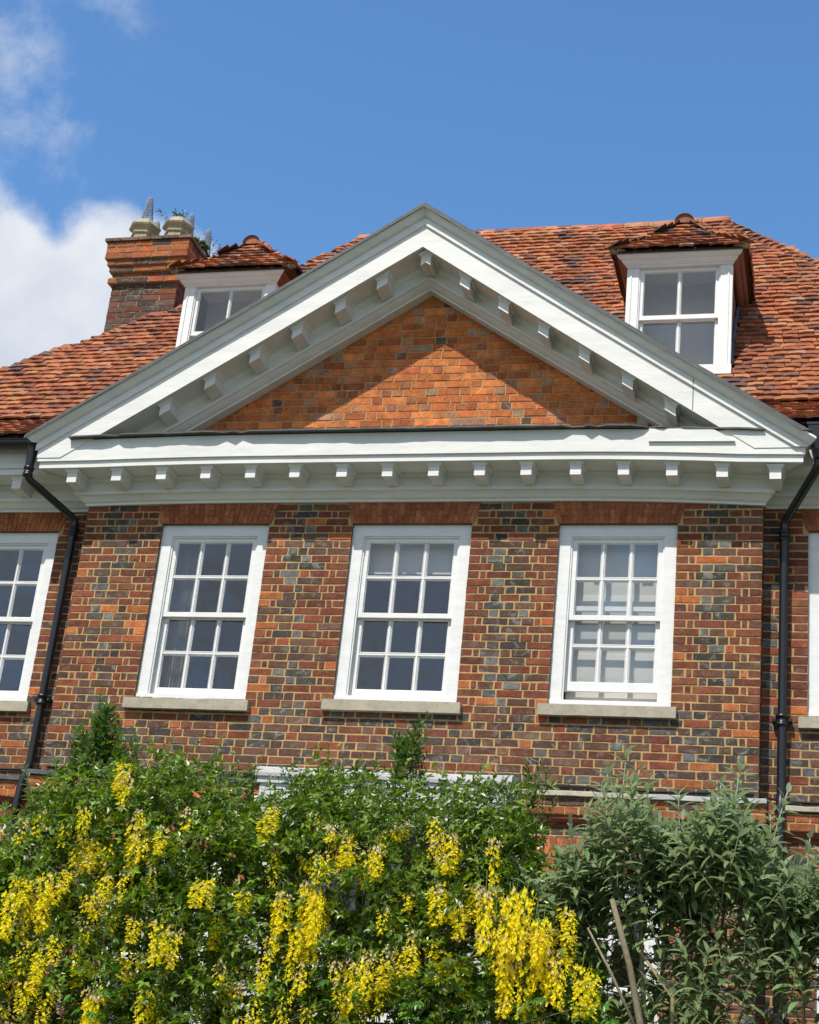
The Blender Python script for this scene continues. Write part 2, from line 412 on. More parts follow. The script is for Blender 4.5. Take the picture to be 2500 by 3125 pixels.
mb = MB(); mb.face([(WX1, 7.5, 0), (WX0, 7.5, 0), (WX0, 7.5, 7.4), (WX1, 7.5, 7.4)], (.2, .1, .06), 0); mb.build('rear_wall', M['mortar'], house)
for w in UP: arch(w[0], w[1], w[3], w[3] + ARCH, 0)
for w in LO: arch(w[0], w[1], w[3], w[3] + .28, 0, bright=1.15)
for w in WUP: arch(w[0], w[1], w[3], w[3] + ARCH, S)
for w in WLO: arch(w[0], w[1], w[3], w[3] + .26, S, bright=1.1)

# tympanum
AX = -3.785
def rkL(x): return .64 * (x - AX) if x < AX else -.69 * (x - AX)     # drop below apex (negative)
mb = MB(); ty = .1
def inty(u, z, p, q, za, zb):
    for xx in (BX0 + p, BX0 + q):
        if zb > 9.36 + rkL(xx) + .05: return False
    return True
bricks(mb, (BX0, ty, 0), (1, 0, 0), (0, -1, 0), BX1 - BX0, 7.69, 9.39, (), pal_tymp, course=.077, joint=.0125, stretch=.208, inside=lambda u, z, p, q, za, zb: za < 9.52 + max(rkL(BX0 + u), -.655 * abs(BX0 + u - AX)), rough=.003, proud=.005)
mb.face([(BX0, ty, 7.6), (BX1, ty, 7.6), (BX1, ty, 9.52 + rkL(BX1)), (-1.4, ty, 9.56 + rkL(-1.4)), (AX, ty, 9.55), (BX0, ty, 9.5 + rkL(BX0))], (.46, .28, .13), 1)
mb.build('tympanum', [M['brick'], M['mortar']], house)
# ------------------------------------------------------------------ swept cornices
def stations():
    st = []
    for x in (WX0, -10, -9, -8): st.append((x, S, 0, -1))
    st.append((BX0, S, -1, -1)); st.append((BX0, 0, -1, -1))
    n = 34
    for i in range(1, n): st.append((BX0 + (BX1 - BX0) * i / n, 0, 0, -1))
    st.append((BX1, 0, .88, -1)); st.append((BX1, S, .88, -1))
    for x in (1, 2, WX1): st.append((x, S, 0, -1))
    return st
STN = stations()
def cw(x, y): return warp(x) * (1 - min(1, max(0, y / S)))
def sweep(name, prof, mat, st=None, parent=house, jz=0, close=True, jp=0):
    st = st or STN; mb = MB(); n = len(prof); vs = []
    for i, (x, y, mx, my) in enumerate(st):
        for k, (p, z) in enumerate(prof):
            jj = R.uniform(-jz, jz) if jz and p > .3 else 0
            vs.append((x + mx * (p + jj * jp), y + my * (p + jj * jp), z + cw(x, y) + jj * .3))
    fs = []
    for i in range(len(st) - 1):
        for k in range(n if close else n - 1):
            k2 = (k + 1) % n
            fs.append((i * n + k, i * n + k2, (i + 1) * n + k2, (i + 1) * n + k))
    fs.append(tuple(range(n))); fs.append(tuple((len(st) - 1) * n + k for k in range(n))[::-1])
    mb.raw(vs, fs)
    return mb.build(name, mat, parent, fix=True)
CP = [(-.11, 7.195), (.03, 7.195), (.03, 7.218), (.044, 7.222), (.054, 7.23), (.066, 7.245), (.085, 7.262), (.1, 7.270), (.115, 7.272), (.115, 7.305), (.1, 7.312), (.09, 7.318), (.09, 7.39),
      (.097, 7.395), (.108, 7.402), (.122, 7.42), (.124, 7.435), (.362, 7.435), (.362, 7.428), (.385, 7.428), (.385, 7.49), (.405, 7.49), (.405, 7.70), (-.11, 7.72)]
cornice = sweep('cornice', CP, M['cornice'])
def modillion(x, y, zc, parent, slope=0, chev=False, sy=0, yaw=None):
    """bracket block with a moulded cap; y is the wall plane it grows from"""
    mb = MB()
    def zz(xx):
        if chev: return -.665 * abs(xx)
        return slope * xx
    def blk(hw, p0, p1, z0, z1, hw1=None, p1b=None):
        hw1 = hw1 or hw; p1b = p1b or p1
        xs = (-1, 0, 1) if chev else (-1, 1)
        n = len(xs); vs = []
        for (w, pp, z) in ((hw, p1, z0), (hw1, p1b, z1)):
            for pa in (p0, pp):
                for k in xs: vs.append((x + k * w, y - pa, zc + z + zz(k * w)))
        fs = []
        for i in range(n - 1):
            fs += [(i, i + 1, n + i + 1, n + i), (2 * n + i, 3 * n + i, 3 * n + i + 1, 2 * n + i + 1), (n + i, n + i + 1, 3 * n + i + 1, 3 * n + i)]
        fs += [(0, n, 3 * n, 2 * n), (n - 1, 3 * n - 1, 4 * n - 1, 2 * n - 1)]
        mb.raw(vs, fs)
    a = .0475
    blk(a, .085, .335, -.125, -.038)
    blk(a + .004, .085, .34, -.038, -.030)
    blk(a + .006, .085, .342, -.030, -.010, a + .022, .356)
    blk(a + .024, .085, .359, -.010, .002)
    o = mb.build('modillion', M['cornice'], parent, fix=True)
    return o
mods = [-6.948, -6.501, -6.057, -5.623, -5.192, -4.772, -4.331, -3.911, -3.492, -3.08, -2.67, -2.241, -1.831, -1.424, -1.007, -.573]
for x in mods: modillion(x, 0, 7.433 + warp(x), cornice)
for x in (-7.62, -8.05, -8.48, -8.91, -9.34, .05, .48, .91, 1.34): modillion(x, S, 7.433, cornice)

ped = empty('pediment', house)
RP = [(-.112, 9.372), (.005, 9.366), (.02, 9.366), (.02, 9.384), (.034, 9.388), (.048, 9.394), (.07, 9.408), (.09, 9.424), (.1, 9.430), (.115, 9.434), (.115, 9.462), (.095, 9.468), (.095, 9.548), (.102, 9.555), (.115, 9.57), (.13, 9.592), (.132, 9.612),
      (.375, 9.612), (.375, 9.600), (.412, 9.600), (.412, 9.822), (.432, 9.826), (.432, 9.888), (.426, 9.894), (.426, 9.902), (.438, 9.908), (.452, 9.914), (.470, 9.932), (.486, 9.948), (.498, 9.966), (.506, 9.972), (.506, 9.992), (-.112, 10.03)]
def rake(name, prof, mat, clipz, jit_=0, parent=None):
    mb = MB(); n = len(prof); vs = []; fs = []
    N = 16; xs = []
    for i in range(N + 1): xs.append(('L', i / N))
    for i in range(1, N + 1): xs.append(('R', i / N))
    for side, t in xs:
        for p, v in prof:
            pe = max(p, .30)
            if side == 'L': x = (BX0 - pe) * (1 - t) + AX * t
            else: x = AX * (1 - t) + (BX1 + .88 * pe) * t
            z = v + rkL(x) + (.035 * (x - AX) if side == 'R' and v < 9.475 else 0)
            # old timber: a slight sag along each rake
            tt = t if side == 'L' else 1 - t
            z += -.012 * math.sin(math.pi * tt) + (R.uniform(-jit_, jit_) if p > .4 else 0)
            vs.append((x, -p, z))
    for i in range(len(xs) - 1):
        for k in range(n):
            k2 = (k + 1) % n; fs.append((i * n + k, i * n + k2, (i + 1) * n + k2, (i + 1) * n + k))
    fs.append(tuple(range(n))); fs.append(tuple((len(xs) - 1) * n + k for k in range(n))[::-1])
    mb.raw(vs, fs)
    o = mb.build(name, mat, parent, fix=True)
    import bmesh
    b = bmesh.new(); b.from_mesh(o.data)
    g = b.verts[:] + b.edges[:] + b.faces[:]
    r = bmesh.ops.bisect_plane(b, geom=g, plane_co=(0, 0, clipz), plane_no=(0, 0, 1), clear_inner=True)
    ed = [e for e in r['geom_cut'] if isinstance(e, bmesh.types.BMEdge)]
    bmesh.ops.holes_fill(b, edges=ed, sides=0)
    b.to_mesh(o.data); b.free()
    return o
rk = rake('raking_cornice', RP, M['cornice'], 7.497, parent=ped)
rake('lead_flashing', [(-.12, 10.036), (.30, 10.008), (.512, 9.993), (.514, 9.968), (.523, 9.968), (.523, 10.0), (.51, 10.018), (.25, 10.032), (-.12, 10.056)], M['lead'], 7.6, jit_=.004, parent=ped)
bpy.data.objects['tympanum'].parent = ped
for x in (-6.132, -5.723, -5.315, -4.933, -4.541, -4.164): modillion(x, 0, 9.604 + rkL(x), ped, slope=.64)
modillion(AX + .02, 0, 9.604, ped, chev=True)
for x in (-3.372, -2.992, -2.61, -2.228, -1.836, -1.458): modillion(x, 0, 9.604 + rkL(x), ped, slope=-.69)
# lead flashing over the horizontal cornice, edge dressed unevenly
mb = MB(); x = BX0 - .1; pts = []
while x < BX1 + .05:
    pts.append((x, (.474 if x < -1.7 else .44) + .012 * noise.noise(V((x * 2.1, 0, 0))) + R.uniform(-.004, .004) - (.03 if R.random() < .07 else 0), R.uniform(-.002, .002))); x += R.uniform(.03, .12)
for (xa, pa, ja), (xb, pb, jb) in zip(pts[:-1], pts[1:]):
    za, zb = 7.703 + warp(xa) + ja, 7.703 + warp(xb) + jb
    A = [(xa, -pa, za), (xb, -pb, zb), (xb, -.30, zb + .012), (xa, -.30, za + .012)]
    mb.face(A[::-1]); mb.face([(p[0], p[1], p[2] + .012) for p in A])
    mb.face([(xa, -pa, za), (xb, -pb, zb), (xb, -pb, zb + .014), (xa, -pa, za + .014)])
    mb.face([(xa, -.30, za + .024), (xb, -.30, zb + .024), (xb, .095, zb + .05), (xa, .095, za + .05)])
mb.build('lead_flashing', M['lead'], ped)
# repair board let in at the right foot of the pediment
mb = MB()
q = [(-1.62, 7.565), (-.90, 7.555), (-1.09, 7.675), (-1.62, 7.682)]
vs = [(a, -.428, b) for a, b in q] + [(a, -.404, b) for a, b in q]
mb.raw(vs, [(0, 1, 2, 3), (0, 4, 5, 1), (1, 5, 6, 2), (2, 6, 7, 3), (3, 7, 4, 0)]); mb.build('repair_board', M['cornice'], ped, fix=True)

for x_ in (-1.262,):
    mb = MB(); zt_ = rkL(x_); g = .0035
    mb.box(x_ - g, x_ + g, -.4135, -.411, 9.601 + zt_, 9.821 + zt_); mb.box(x_ - g, x_ + g, -.4335, -.4315, 9.83 + zt_, 9.886 + zt_)
    mb.build('board_joint', M['lead'], ped)
mb = MB(); mb.box(-1.79, -1.69, .075, .1, 7.955, 8.045); mb.box(-1.775, -1.705, .068, .0755, 7.97, 8.03)
mb.build('vent_block', M['stone'], ped)

# pediment roof running back into the main slope
def roof_y(z):
    if z > 8.735: return .6 + (z - 8.735) / 1.35
    if z > 8.195: return .2 + (z - 8.195) / 1.35
    return -.33 + (z - 7.80) / .745
mb = MB()
for sgn, xe in ((1, BX0 - .45), (-1, BX1 + .4)):
    N = 12
    for i in range(N):
        xa = AX + (xe - AX) * i / N; xb = AX + (xe - AX) * (i + 1) / N
        za, zb = 10.035 + rkL(xa), 10.035 + rkL(xb)
        f = [(xa, -.1, za), (xb, -.1, zb), (xb, max(-.1, roof_y(zb) + .05), zb), (xa, roof_y(za) + .05, za)]
        mb.face(f if sgn < 0 else f[::-1], (.3, .1, .05))
mb.build('pediment_roof', M['tile'], house)

# ------------------------------------------------------------------ sash windows
def sash(mb, x0, x1, z0, z1, y0, y1, cols, rows, top, bot, stile=.052, bar=.03):
    mb.box(x0, x0 + stile, y0, y1, z0, z1); mb.box(x1 - stile, x1, y0, y1, z0, z1)
    mb.box(x0 + stile, x1 - stile, y0 + .0005, y1 - .0005, z1 - top, z1); mb.box(x0 + stile, x1 - stile, y0 + .0005, y1 - .0005, z0, z0 + bot)
    a0, a1, b0, b1 = x0 + stile, x1 - stile, z0 + bot, z1 - top
    pw = (a1 - a0 - bar * (cols - 1)) / cols; ph = (b1 - b0 - bar * (rows - 1)) / rows
    for i in range(1, cols):
        xc = a0 + i * pw + (i - .5) * bar
        mb.box(xc - bar / 2, xc + bar / 2, y0 + .010, y1 - .002, b0, b1); mb.box(xc - bar * .24, xc + bar * .24, y0 + .002, y0 + .012, b0, b1)
    for j in range(1, rows):
        zc = b0 + j * ph + (j - .5) * bar
        mb.box(a0, a1, y0 + .0115, y1 - .003, zc - bar / 2, zc + bar / 2); mb.box(a0, a1, y0 + .0032, y0 + .0125, zc - bar * .24, zc + bar * .24)
    # putty fillets round each light
    for i in range(cols):
        for j in range(rows):
            px, pz = a0 + i * (pw + bar), b0 + j * (ph + bar); e = .009; ya, yb = y0 + .006, y0 + .02
            X0, X1, Z0, Z1 = px, px + pw, pz, pz + ph
            for (p, q, r, s) in (((X0, Z0), (X1, Z0), (X1 - e, Z0 + e), (X0 + e, Z0 + e)), ((X1, Z0), (X1, Z1), (X1 - e, Z1 - e), (X1 - e, Z0 + e)),
                                 ((X1, Z1), (X0, Z1), (X0 + e, Z1 - e), (X1 - e, Z1 - e)), ((X0, Z1), (X0, Z0), (X0 + e, Z0 + e), (X0 + e, Z1 - e))):
                mb.face([(p[0], ya, p[1]), (q[0], ya, q[1]), (r[0], yb, r[1]), (s[0], yb, s[1])])
    return a0, a1, b0, b1
def pane(x0, x1, z0, z1, y, parent, cols=3, rows=2):
    mb = MB()
    for i in range(cols):
        for j in range(rows):
            a, b = x0 + (x1 - x0) * i / cols, x0 + (x1 - x0) * (i + 1) / cols; c, d = z0 + (z1 - z0) * j / rows, z0 + (z1 - z0) * (j + 1) / rows
            t = R.uniform(-.004, .004); k = R.uniform(-.004, .004)
            mb.face([(a, y + t + k, c), (b, y - t + k, c), (b, y - t - k, d), (a, y + t - k, d)])
    return mb.build('pane', M['glass'], parent)
def window(x0, x1, z0, z1, y, raised=0, sill=True, name='sash_window', room=True, sillx=(.07, .05)):
    w = empty(name, house, (0, 0, 0))
    f = MB(); F = y + .035
    jw = .105
    f.box(x0, x0 + jw, F, F + .12, z0 + .05, z1); f.box(x1 - jw, x1, F, F + .12, z0 + .05, z1)
    f.box(x0 + jw, x1 - jw, F + .0006, F + .12, z1 - .105, z1)
    f.box(x0, x1, F - .012, F + .13, z0, z0 + .05)
    # staff bead
    b = .014; f.box(x0 + jw, x0 + jw + b, F + .012, F + .026, z0 + .05, z1 - .105); f.box(x1 - jw - b, x1 - jw, F + .012, F + .026, z0 + .05, z1 - .105)
    f.box(x0 + jw + b, x1 - jw - b, F + .012, F + .026, z1 - .105 - b, z1 - .105)
    f.box(x0 + jw + b, x1 - jw - b, F + .03, F + .055, z0 + .05, z0 + .062)
    fo = f.build('window_frame', M['white'], w)
    a, c = x0 + jw + .002, x1 - jw - .002; zb, zt = z0 + .052, z1 - .107; zm = (zb + zt) / 2
    u = MB(); g = sash(u, a, c, zm - .018, zt, F + .027, F + .062, 3, 2, .05, .04); u.build('sash', M['white'], w); pane(g[0], g[1], g[2], g[3], F + .047, w)
    l = MB(); g = sash(l, a, c, zb + raised, zm + .02 + raised, F + .068, F + .103, 3, 2, .04, .075); l.build('sash', M['white'], w); pane(g[0], g[1], g[2], g[3], F + .088, w)
    if sill:
        s = MB(); a0, a1 = x0 - sillx[0], x1 + sillx[1]
        P = [(-.062, z0 - .105), (-.062, z0 - .012), (.03, z0), (.13, z0), (.13, z0 - .105)]
        nn = 10; vs = []
        for i in range(nn + 1):
            xx = a0 + (a1 - a0) * i / nn
            vs += [(xx, y + p + R.uniform(-.0015, .0015), z + R.uniform(-.0015, .0015)) for p, z in P]
        fs = []
        for i in range(nn):
            for k in range(5): fs.append((i * 5 + k, i * 5 + (k + 1) % 5, (i + 1) * 5 + (k + 1) % 5, (i + 1) * 5 + k))
        fs += [tuple(range(5)), tuple(nn * 5 + k for k in range(5))[::-1]]
        s.raw(vs, fs); s.build('stone_sill', M['stone'], w, fix=True)
    if room:
        r = MB(); A, B, Z0, Z1, Y0, Y1 = x0 - .3, x1 + .3, z0 - .5, z1 + .2, y + .16, y + 2.6
        r.face([(A, Y0, Z0), (A, Y1, Z0), (A, Y1, Z1), (A, Y0, Z1)]); r.face([(B, Y0, Z0), (B, Y0, Z1), (B, Y1, Z1), (B, Y1, Z0)])
        r.face([(A, Y1, Z0), (B, Y1, Z0), (B, Y1, Z1), (A, Y1, Z1)]); r.face([(A, Y0, Z1), (A, Y1, Z1), (B, Y1, Z1), (B, Y0, Z1)]); r.face([(A, Y0, Z0), (B, Y0, Z0), (B, Y1, Z0), (A, Y1, Z0)])
        r.build('room', M['room'], w)
    return w
for i, w in enumerate(UP): window(*w, 0, raised=.10 if i == 2 else 0)
for w in LO: window(*w, 0)
for w in WUP: window(*w, S)
for w in WLO: window(*w, S)
window(1.9, 2.95, 5.37, 7.0, S)
# front door deep in shade behind the planting
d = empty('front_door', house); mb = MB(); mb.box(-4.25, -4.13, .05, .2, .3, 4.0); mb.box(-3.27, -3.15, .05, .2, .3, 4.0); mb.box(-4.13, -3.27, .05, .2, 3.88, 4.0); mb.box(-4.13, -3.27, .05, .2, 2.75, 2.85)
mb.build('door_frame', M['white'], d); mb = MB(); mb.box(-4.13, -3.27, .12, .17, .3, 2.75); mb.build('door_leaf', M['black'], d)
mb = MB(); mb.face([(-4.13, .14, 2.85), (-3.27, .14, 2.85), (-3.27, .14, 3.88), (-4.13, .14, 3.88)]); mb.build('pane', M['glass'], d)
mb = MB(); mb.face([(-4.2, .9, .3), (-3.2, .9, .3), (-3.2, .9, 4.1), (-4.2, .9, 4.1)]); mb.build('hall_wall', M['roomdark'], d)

# blinds (hang inside the windows)
def blind(x0, x1, z0, z1, y, label, folds=0):
    mb = MB(); n = 60
    zs = [z0 + (z1 - z0) * i / n for i in range(n + 1)]
    for a, b in zip(zs[:-1], zs[1:]):
        def off(z):
            k = .002 * math.sin(z * 9)
            if folds: k += .012 * abs(math.sin(math.pi * (z - z0) / folds)) ** .5
            return k
        mb.face([(x0, y - off(a), a), (x1, y - off(a), a), (x1, y - off(b), b), (x0, y - off(b), b)], sm=True)
    mb.box(x0, x1, y - .02, y + .004, z0 - .022, z0)
    o = mb.build('window_blind', M['blind'], None); tag(o, label, 'blind'); return o
blind(-4.17, -3.295, 6.60, 6.93, .19, 'pale roller blind lowered over the top panes of the middle upstairs window')
blind(-2.30, -1.505, 5.38, 6.93, .215, 'white blind drawn right down behind the slightly open upstairs window on the right', folds=.26)
def curtain(x0, x1, z0, z1, y, label):
    mb = MB(); n = 24
    for i in range(n):
        a, b = x0 + (x1 - x0) * i / n, x0 + (x1 - x0) * (i + 1) / n
        fa, fb = .02 * math.sin(i * 1.9), .02 * math.sin((i + 1) * 1.9)
        mb.face([(a, y + fa, z0), (b, y + fb, z0), (b, y + fb, z1), (a, y + fa, z1)], sm=True)
    o = mb.build('curtain', M['curtain'], None); tag(o, label, 'curtain')
curtain(-6.02, -5.80, 5.4, 6.93, .24, 'grey curtain gathered at the left side inside the left upstairs bay window')

# ------------------------------------------------------------------ clay tiles
TC = [(.31, .098, .040), (.35, .12, .048), (.26, .082, .036), (.21, .07, .036), (.37, .145, .062), (.29, .102, .045)]
TD = [(.12, .06, .045), (.14, .06, .045), (.10, .06, .052), (.16, .075, .05)]
TP = [(.38, .17, .08), (.30, .17, .11), (.36, .15, .07)]
def tcol(k=0):
    r = R.random()
    if r < .11 + k: return jit(R.choice(TD), .2)
    if r < .20 + k: return jit(R.choice(TP), .15)
    return jit(R.choice(TC), .2)
def tile(mb, c, u, t, n, w, ln, col, tilt=.03, th=.022, camber=.007):
    """one plain tile: c centre of its lower edge, u across, t up the slope, n outward"""
    hw = w / 2; sk = R.uniform(-.006, .006); ro = R.uniform(-.012, .012); a = tilt + R.uniform(-.005, .008)
    vs = []
    for k, x in enumerate((-hw, 0, hw)):
        lift = camber if k == 1 else 0
        low = c + u * x + t * (sk + ro * x / hw * .5) + n * (a + ro * x / hw * .35 + lift)
        vs += [low, low + n * th, c + u * x + t * ln + n * (.006 + th)]
    f = [(0, 3, 4, 1), (3, 6, 7, 4), (1, 4, 5, 2), (4, 7, 8, 5), (0, 1, 2), (6, 8, 7)]
    mb.raw(vs, f, col)
def profpt(prof, v):
    d = 0
    for (r0, z0), (r1, z1) in zip(prof[:-1], prof[1:]):
        l = math.hypot(r1 - r0, z1 - z0)
        if v <= d + l or (r1, z1) == prof[-1]:
            k = (v - d) / l
            return r0 + (r1 - r0) * k, z0 + (z1 - z0) * k, (r1 - r0) / l, (z1 - z0) / l
        d += l
def patch(mb, org, ud, ind, width, prof, inside, gauge=.095, tw=.148, ln=.165, dark=0, sag=0, cf=None, start=0):
    org, ud, ind = V(org), V(ud), V(ind)
    L = sum(math.hypot(b[0] - a[0], b[1] - a[1]) for a, b in zip(prof[:-1], prof[1:]))
    v = -.01; r = 0
    while v < L - .02:
        rr, z, tr, tz = profpt(prof, max(v, 0)); t = ind * tr + V((0, 0, tz)); n = -ind * tz + V((0, 0, tr))
        if v < 0: pass
        u = start - R.uniform(0, .02) - (tw / 2 if r % 2 else 0)
        while u < width + tw:
            c = org + ud * u + ind * rr + V((0, 0, z))
            if sag: c = c + n * (sag * noise.noise(V((c.x * .7, v * .8, 7)))) + V((0, 0, .006 * noise.noise(V((c.x * 1.7, r * .9, 2)))))
            if inside(c): tile(mb, c, ud, t, n, tw - .004, ln, tcol(dark))
            u += tw * R.uniform(.97, 1.03)
        v += gauge * R.uniform(.97, 1.03); r += 1
def bonnet(mb, a, b, rad=.075, step=.10, ln=.17, arc=75, nrm=None, dark=.1):
    """hip tiles lapping up the line a-b"""
    a, b = V(a), V(b); d = (b - a).normalized(); L = (b - a).length
    side = d.cross(V((0, 0, 1))).normalized(); n = side.cross(d).normalized()
    if nrm: n = V(nrm).normalized(); n = (n - d * n.dot(d)).normalized(); side = d.cross(n)
    s = 0
    while s < L:
        p = a + d * s; col = tcol(dark); vs = []; K = 6
        lift = .018 + R.uniform(-.004, .006)
        for (q, rd, off) in ((p, rad, lift), (p, rad + .016, lift), (p + d * ln, rad * .7, .012)):
            for k in range(K + 1):
                an = math.radians(-arc + 2 * arc * k / K)
                vs.append(q + n * (off - rad * .75 + rd * math.cos(an)) + side * (rd * math.sin(an)) * 1.15)
        f = []
        for k in range(K):
            f += [(k, K + 1 + k, K + 2 + k, k + 1), (K + 1 + k, 2 * K + 2 + k, 2 * K + 3 + k, K + 2 + k)]
        mb.raw(vs, f, col, 0, False)
        s += step * R.uniform(.92, 1.08)
def ridge(mb, a, b, rad=.105, seg=.31, mi=1, endcap=True):
    a, b = V(a), V(b); d = (b - a).normalized(); L = (b - a).length; side = d.cross(V((0, 0, 1))).normalized(); n = side.cross(d)
    cnt = max(1, round(L / seg)); seg = L / cnt; K = 10
    def arc(p, r): return [p + n * (r * math.cos(t)) * .95 + side * (r * math.sin(t)) for t in [math.radians(-92 + 184 * k / K) for k in range(K + 1)]]
    for i in range(cnt):
        p0 = a + d * (i * seg + .008); p1 = a + d * ((i + 1) * seg - .008); j = R.uniform(-.006, .006)
        p0 = p0 + n * j; p1 = p1 + n * (j + R.uniform(-.004, .004))
        col = jit(R.choice([(.46, .17, .09), (.42, .14, .07), (.50, .21, .12)]), .12)
        vs = arc(p0, rad - .016) + arc(p0, rad) + arc(p1, rad) + arc(p1, rad - .016); f = []
        for q in range(3):
            for k in range(K): f.append((q * (K + 1) + k, (q + 1) * (K + 1) + k, (q + 1) * (K + 1) + k + 1, q * (K + 1) + k + 1))
        mb.raw(vs, f, col, 0, True)
        q0 = a + d * (i * seg - .012); q1 = a + d * (i * seg + .012)
        m = MORT if R.random() < .7 else (.2, .15, .1)
        vs = arc(q0, rad - .006) + arc(q1, rad - .006); mb.raw(vs, [(k, K + 1 + k, K + 2 + k, k + 1) for k in range(K)], m, mi, True)
    if endcap:
        vs = arc(a + d * .01, rad - .012); mb.face(vs, (.34, .13, .07), 0)

roof = empty('roof', house)
PROF = [(0, 7.76), (.53, 8.15), (.93, 8.68), (3.30, 11.86)]
HL = [(-.33, -10.75), (.89, -8.73), (1.44, -7.85), (2.44, -6.15), (2.97, -5.55)]
HR = [(-.33, 2.79), (2.13, -.27), (2.97, -1.31)]
def lerp(tab, y):
    if y <= tab[0][0]: return tab[0][1]
    for (a, b), (c, d_) in zip(tab[:-1], tab[1:]):
        if y <= c: return b + (d_ - b) * (y - a) / (c - a)
    return tab[-1][1]
DC = [-6.085, -1.53]
def in_dormer(x, y, m=0): return any(abs(x - c) < .47 - m and .545 + m < y < 1.56 - m for c in DC)
def behind_ped(x, z): return z < 9.9 + rkL(x) and BX0 - .3 < x < BX1 + .3
mb = MB()
patch(mb, (WX0, -.33, 0), (1, 0, 0), (0, 1, 0), WX1 - WX0, PROF, lambda c: lerp(HL, c.y) + .02 < c.x < lerp(HR, c.y) - .02 and not in_dormer(c.x, c.y) and not behind_ped(c.x, c.z), sag=.02)
mb.build('roof_tiles', M['tile'], roof)
# boarding under the tiles, hip ends and rear slope
mb = MB(); ys = []; y = -.33
cuts = sorted({-.33, .2, .6, 1.56, 2.97, *[-.33 + 3.3 * i / 40 for i in range(41)]})
def zroof(y): 
    r = y + .33
    for (a, b), (c, d_) in zip(PROF[:-1], PROF[1:]):
        if r <= c + 1e-6: return b + (d_ - b) * (r - a) / (c - a)
    return PROF[-1][1]
for ya, yb in zip(cuts[:-1], cuts[1:]):
    if yb - ya < 1e-4: continue
    ym = (ya + yb) / 2; segs = [(None, None)]
    cutx = []
    for c in DC:
        if .6 < ym < 1.56: cutx += [c - .47, c + .47]
    xs = ['L'] + cutx + ['R']
    for i in range(0, len(xs), 2):
        p, q = xs[i], xs[i + 1]
        def X(s, yy): return lerp(HL, yy) if s == 'L' else lerp(HR, yy) if s == 'R' else s
        
        if ym < .3 and xs == ['L', 'R']:
            for A_, B_ in ((None, BX0 - .35), (BX1 + .32, None)):
                g = lambda yy, A_=A_, B_=B_: (lerp(HL, yy) if A_ is None else A_, lerp(HR, yy) if B_ is None else B_)
                (a0, a1), (b0, b1) = g(ya), g(yb)
                mb.face([(a0, ya, zroof(ya) - .004), (a1, ya, zroof(ya) - .004), (b1, yb, zroof(yb) - .004), (b0, yb, zroof(yb) - .004)], (.06, .03, .02))
            continue
        mb.face([(X(p, ya), ya, zroof(ya) - .004), (X(q, ya), ya, zroof(ya) - .004), (X(q, yb), yb, zroof(yb) - .004), (X(p, yb), yb, zroof(yb) - .004)], (.06, .03, .02))
RL, RR = V((-5.55, 2.97, 11.885)), V((-1.31, 2.97, 11.885))
for (ya, xa), (yb, xb) in zip(HL[:-1], HL[1:]):
    za, zb = zroof(ya), zroof(yb)
    mb.face([(xa, ya, za), (xb, yb, zb), (xb - .0, 5.94 - yb, zb), (xa - .0, 5.94 - ya, za)], (.3, .1, .05))
for (ya, xa), (yb, xb) in zip(HR[:-1], HR[1:]):
    za, zb = zroof(ya), zroof(yb)
    mb.face([(xb, yb, zb), (xa, ya, za), (xa, 5.94 - ya, za), (xb, 5.94 - yb, zb)], (.3, .1, .05))
mb.face([(-10.9, 6.27, 7.8), (2.79, 6.27, 7.8), RR, RL][::-1], (.3, .1, .05))
mb.build('roof_boarding', M['tile'], roof)
mb = MB()
for (ya, xa), (yb, xb) in zip(HL[:-1], HL[1:]): bonnet(mb, (xa, ya, zroof(ya)), (xb, yb, zroof(yb)), rad=.085, step=.125, ln=.2, nrm=(-.35, -.9, 1.2), dark=.15)
mb.build('hip_tiles', M['tile'], roof); mb = MB()
for (ya, xa), (yb, xb) in zip(HR[:-1], HR[1:]): bonnet(mb, (xa, ya, zroof(ya)), (xb, yb, zroof(yb)), rad=.085, step=.11, ln=.2, nrm=(.6, -.6, 1), dark=.15)
mb.build('hip_tiles', M['tile'], roof)
mb = MB(); ridge(mb, (-5.6, 2.99, 11.845), (-3.6, 2.99, 11.80)); ridge(mb, (-3.6, 2.99, 11.80), (-1.25, 2.99, 11.85)); mb.build('ridge_tiles', [M['tile'], M['mortar']], roof)

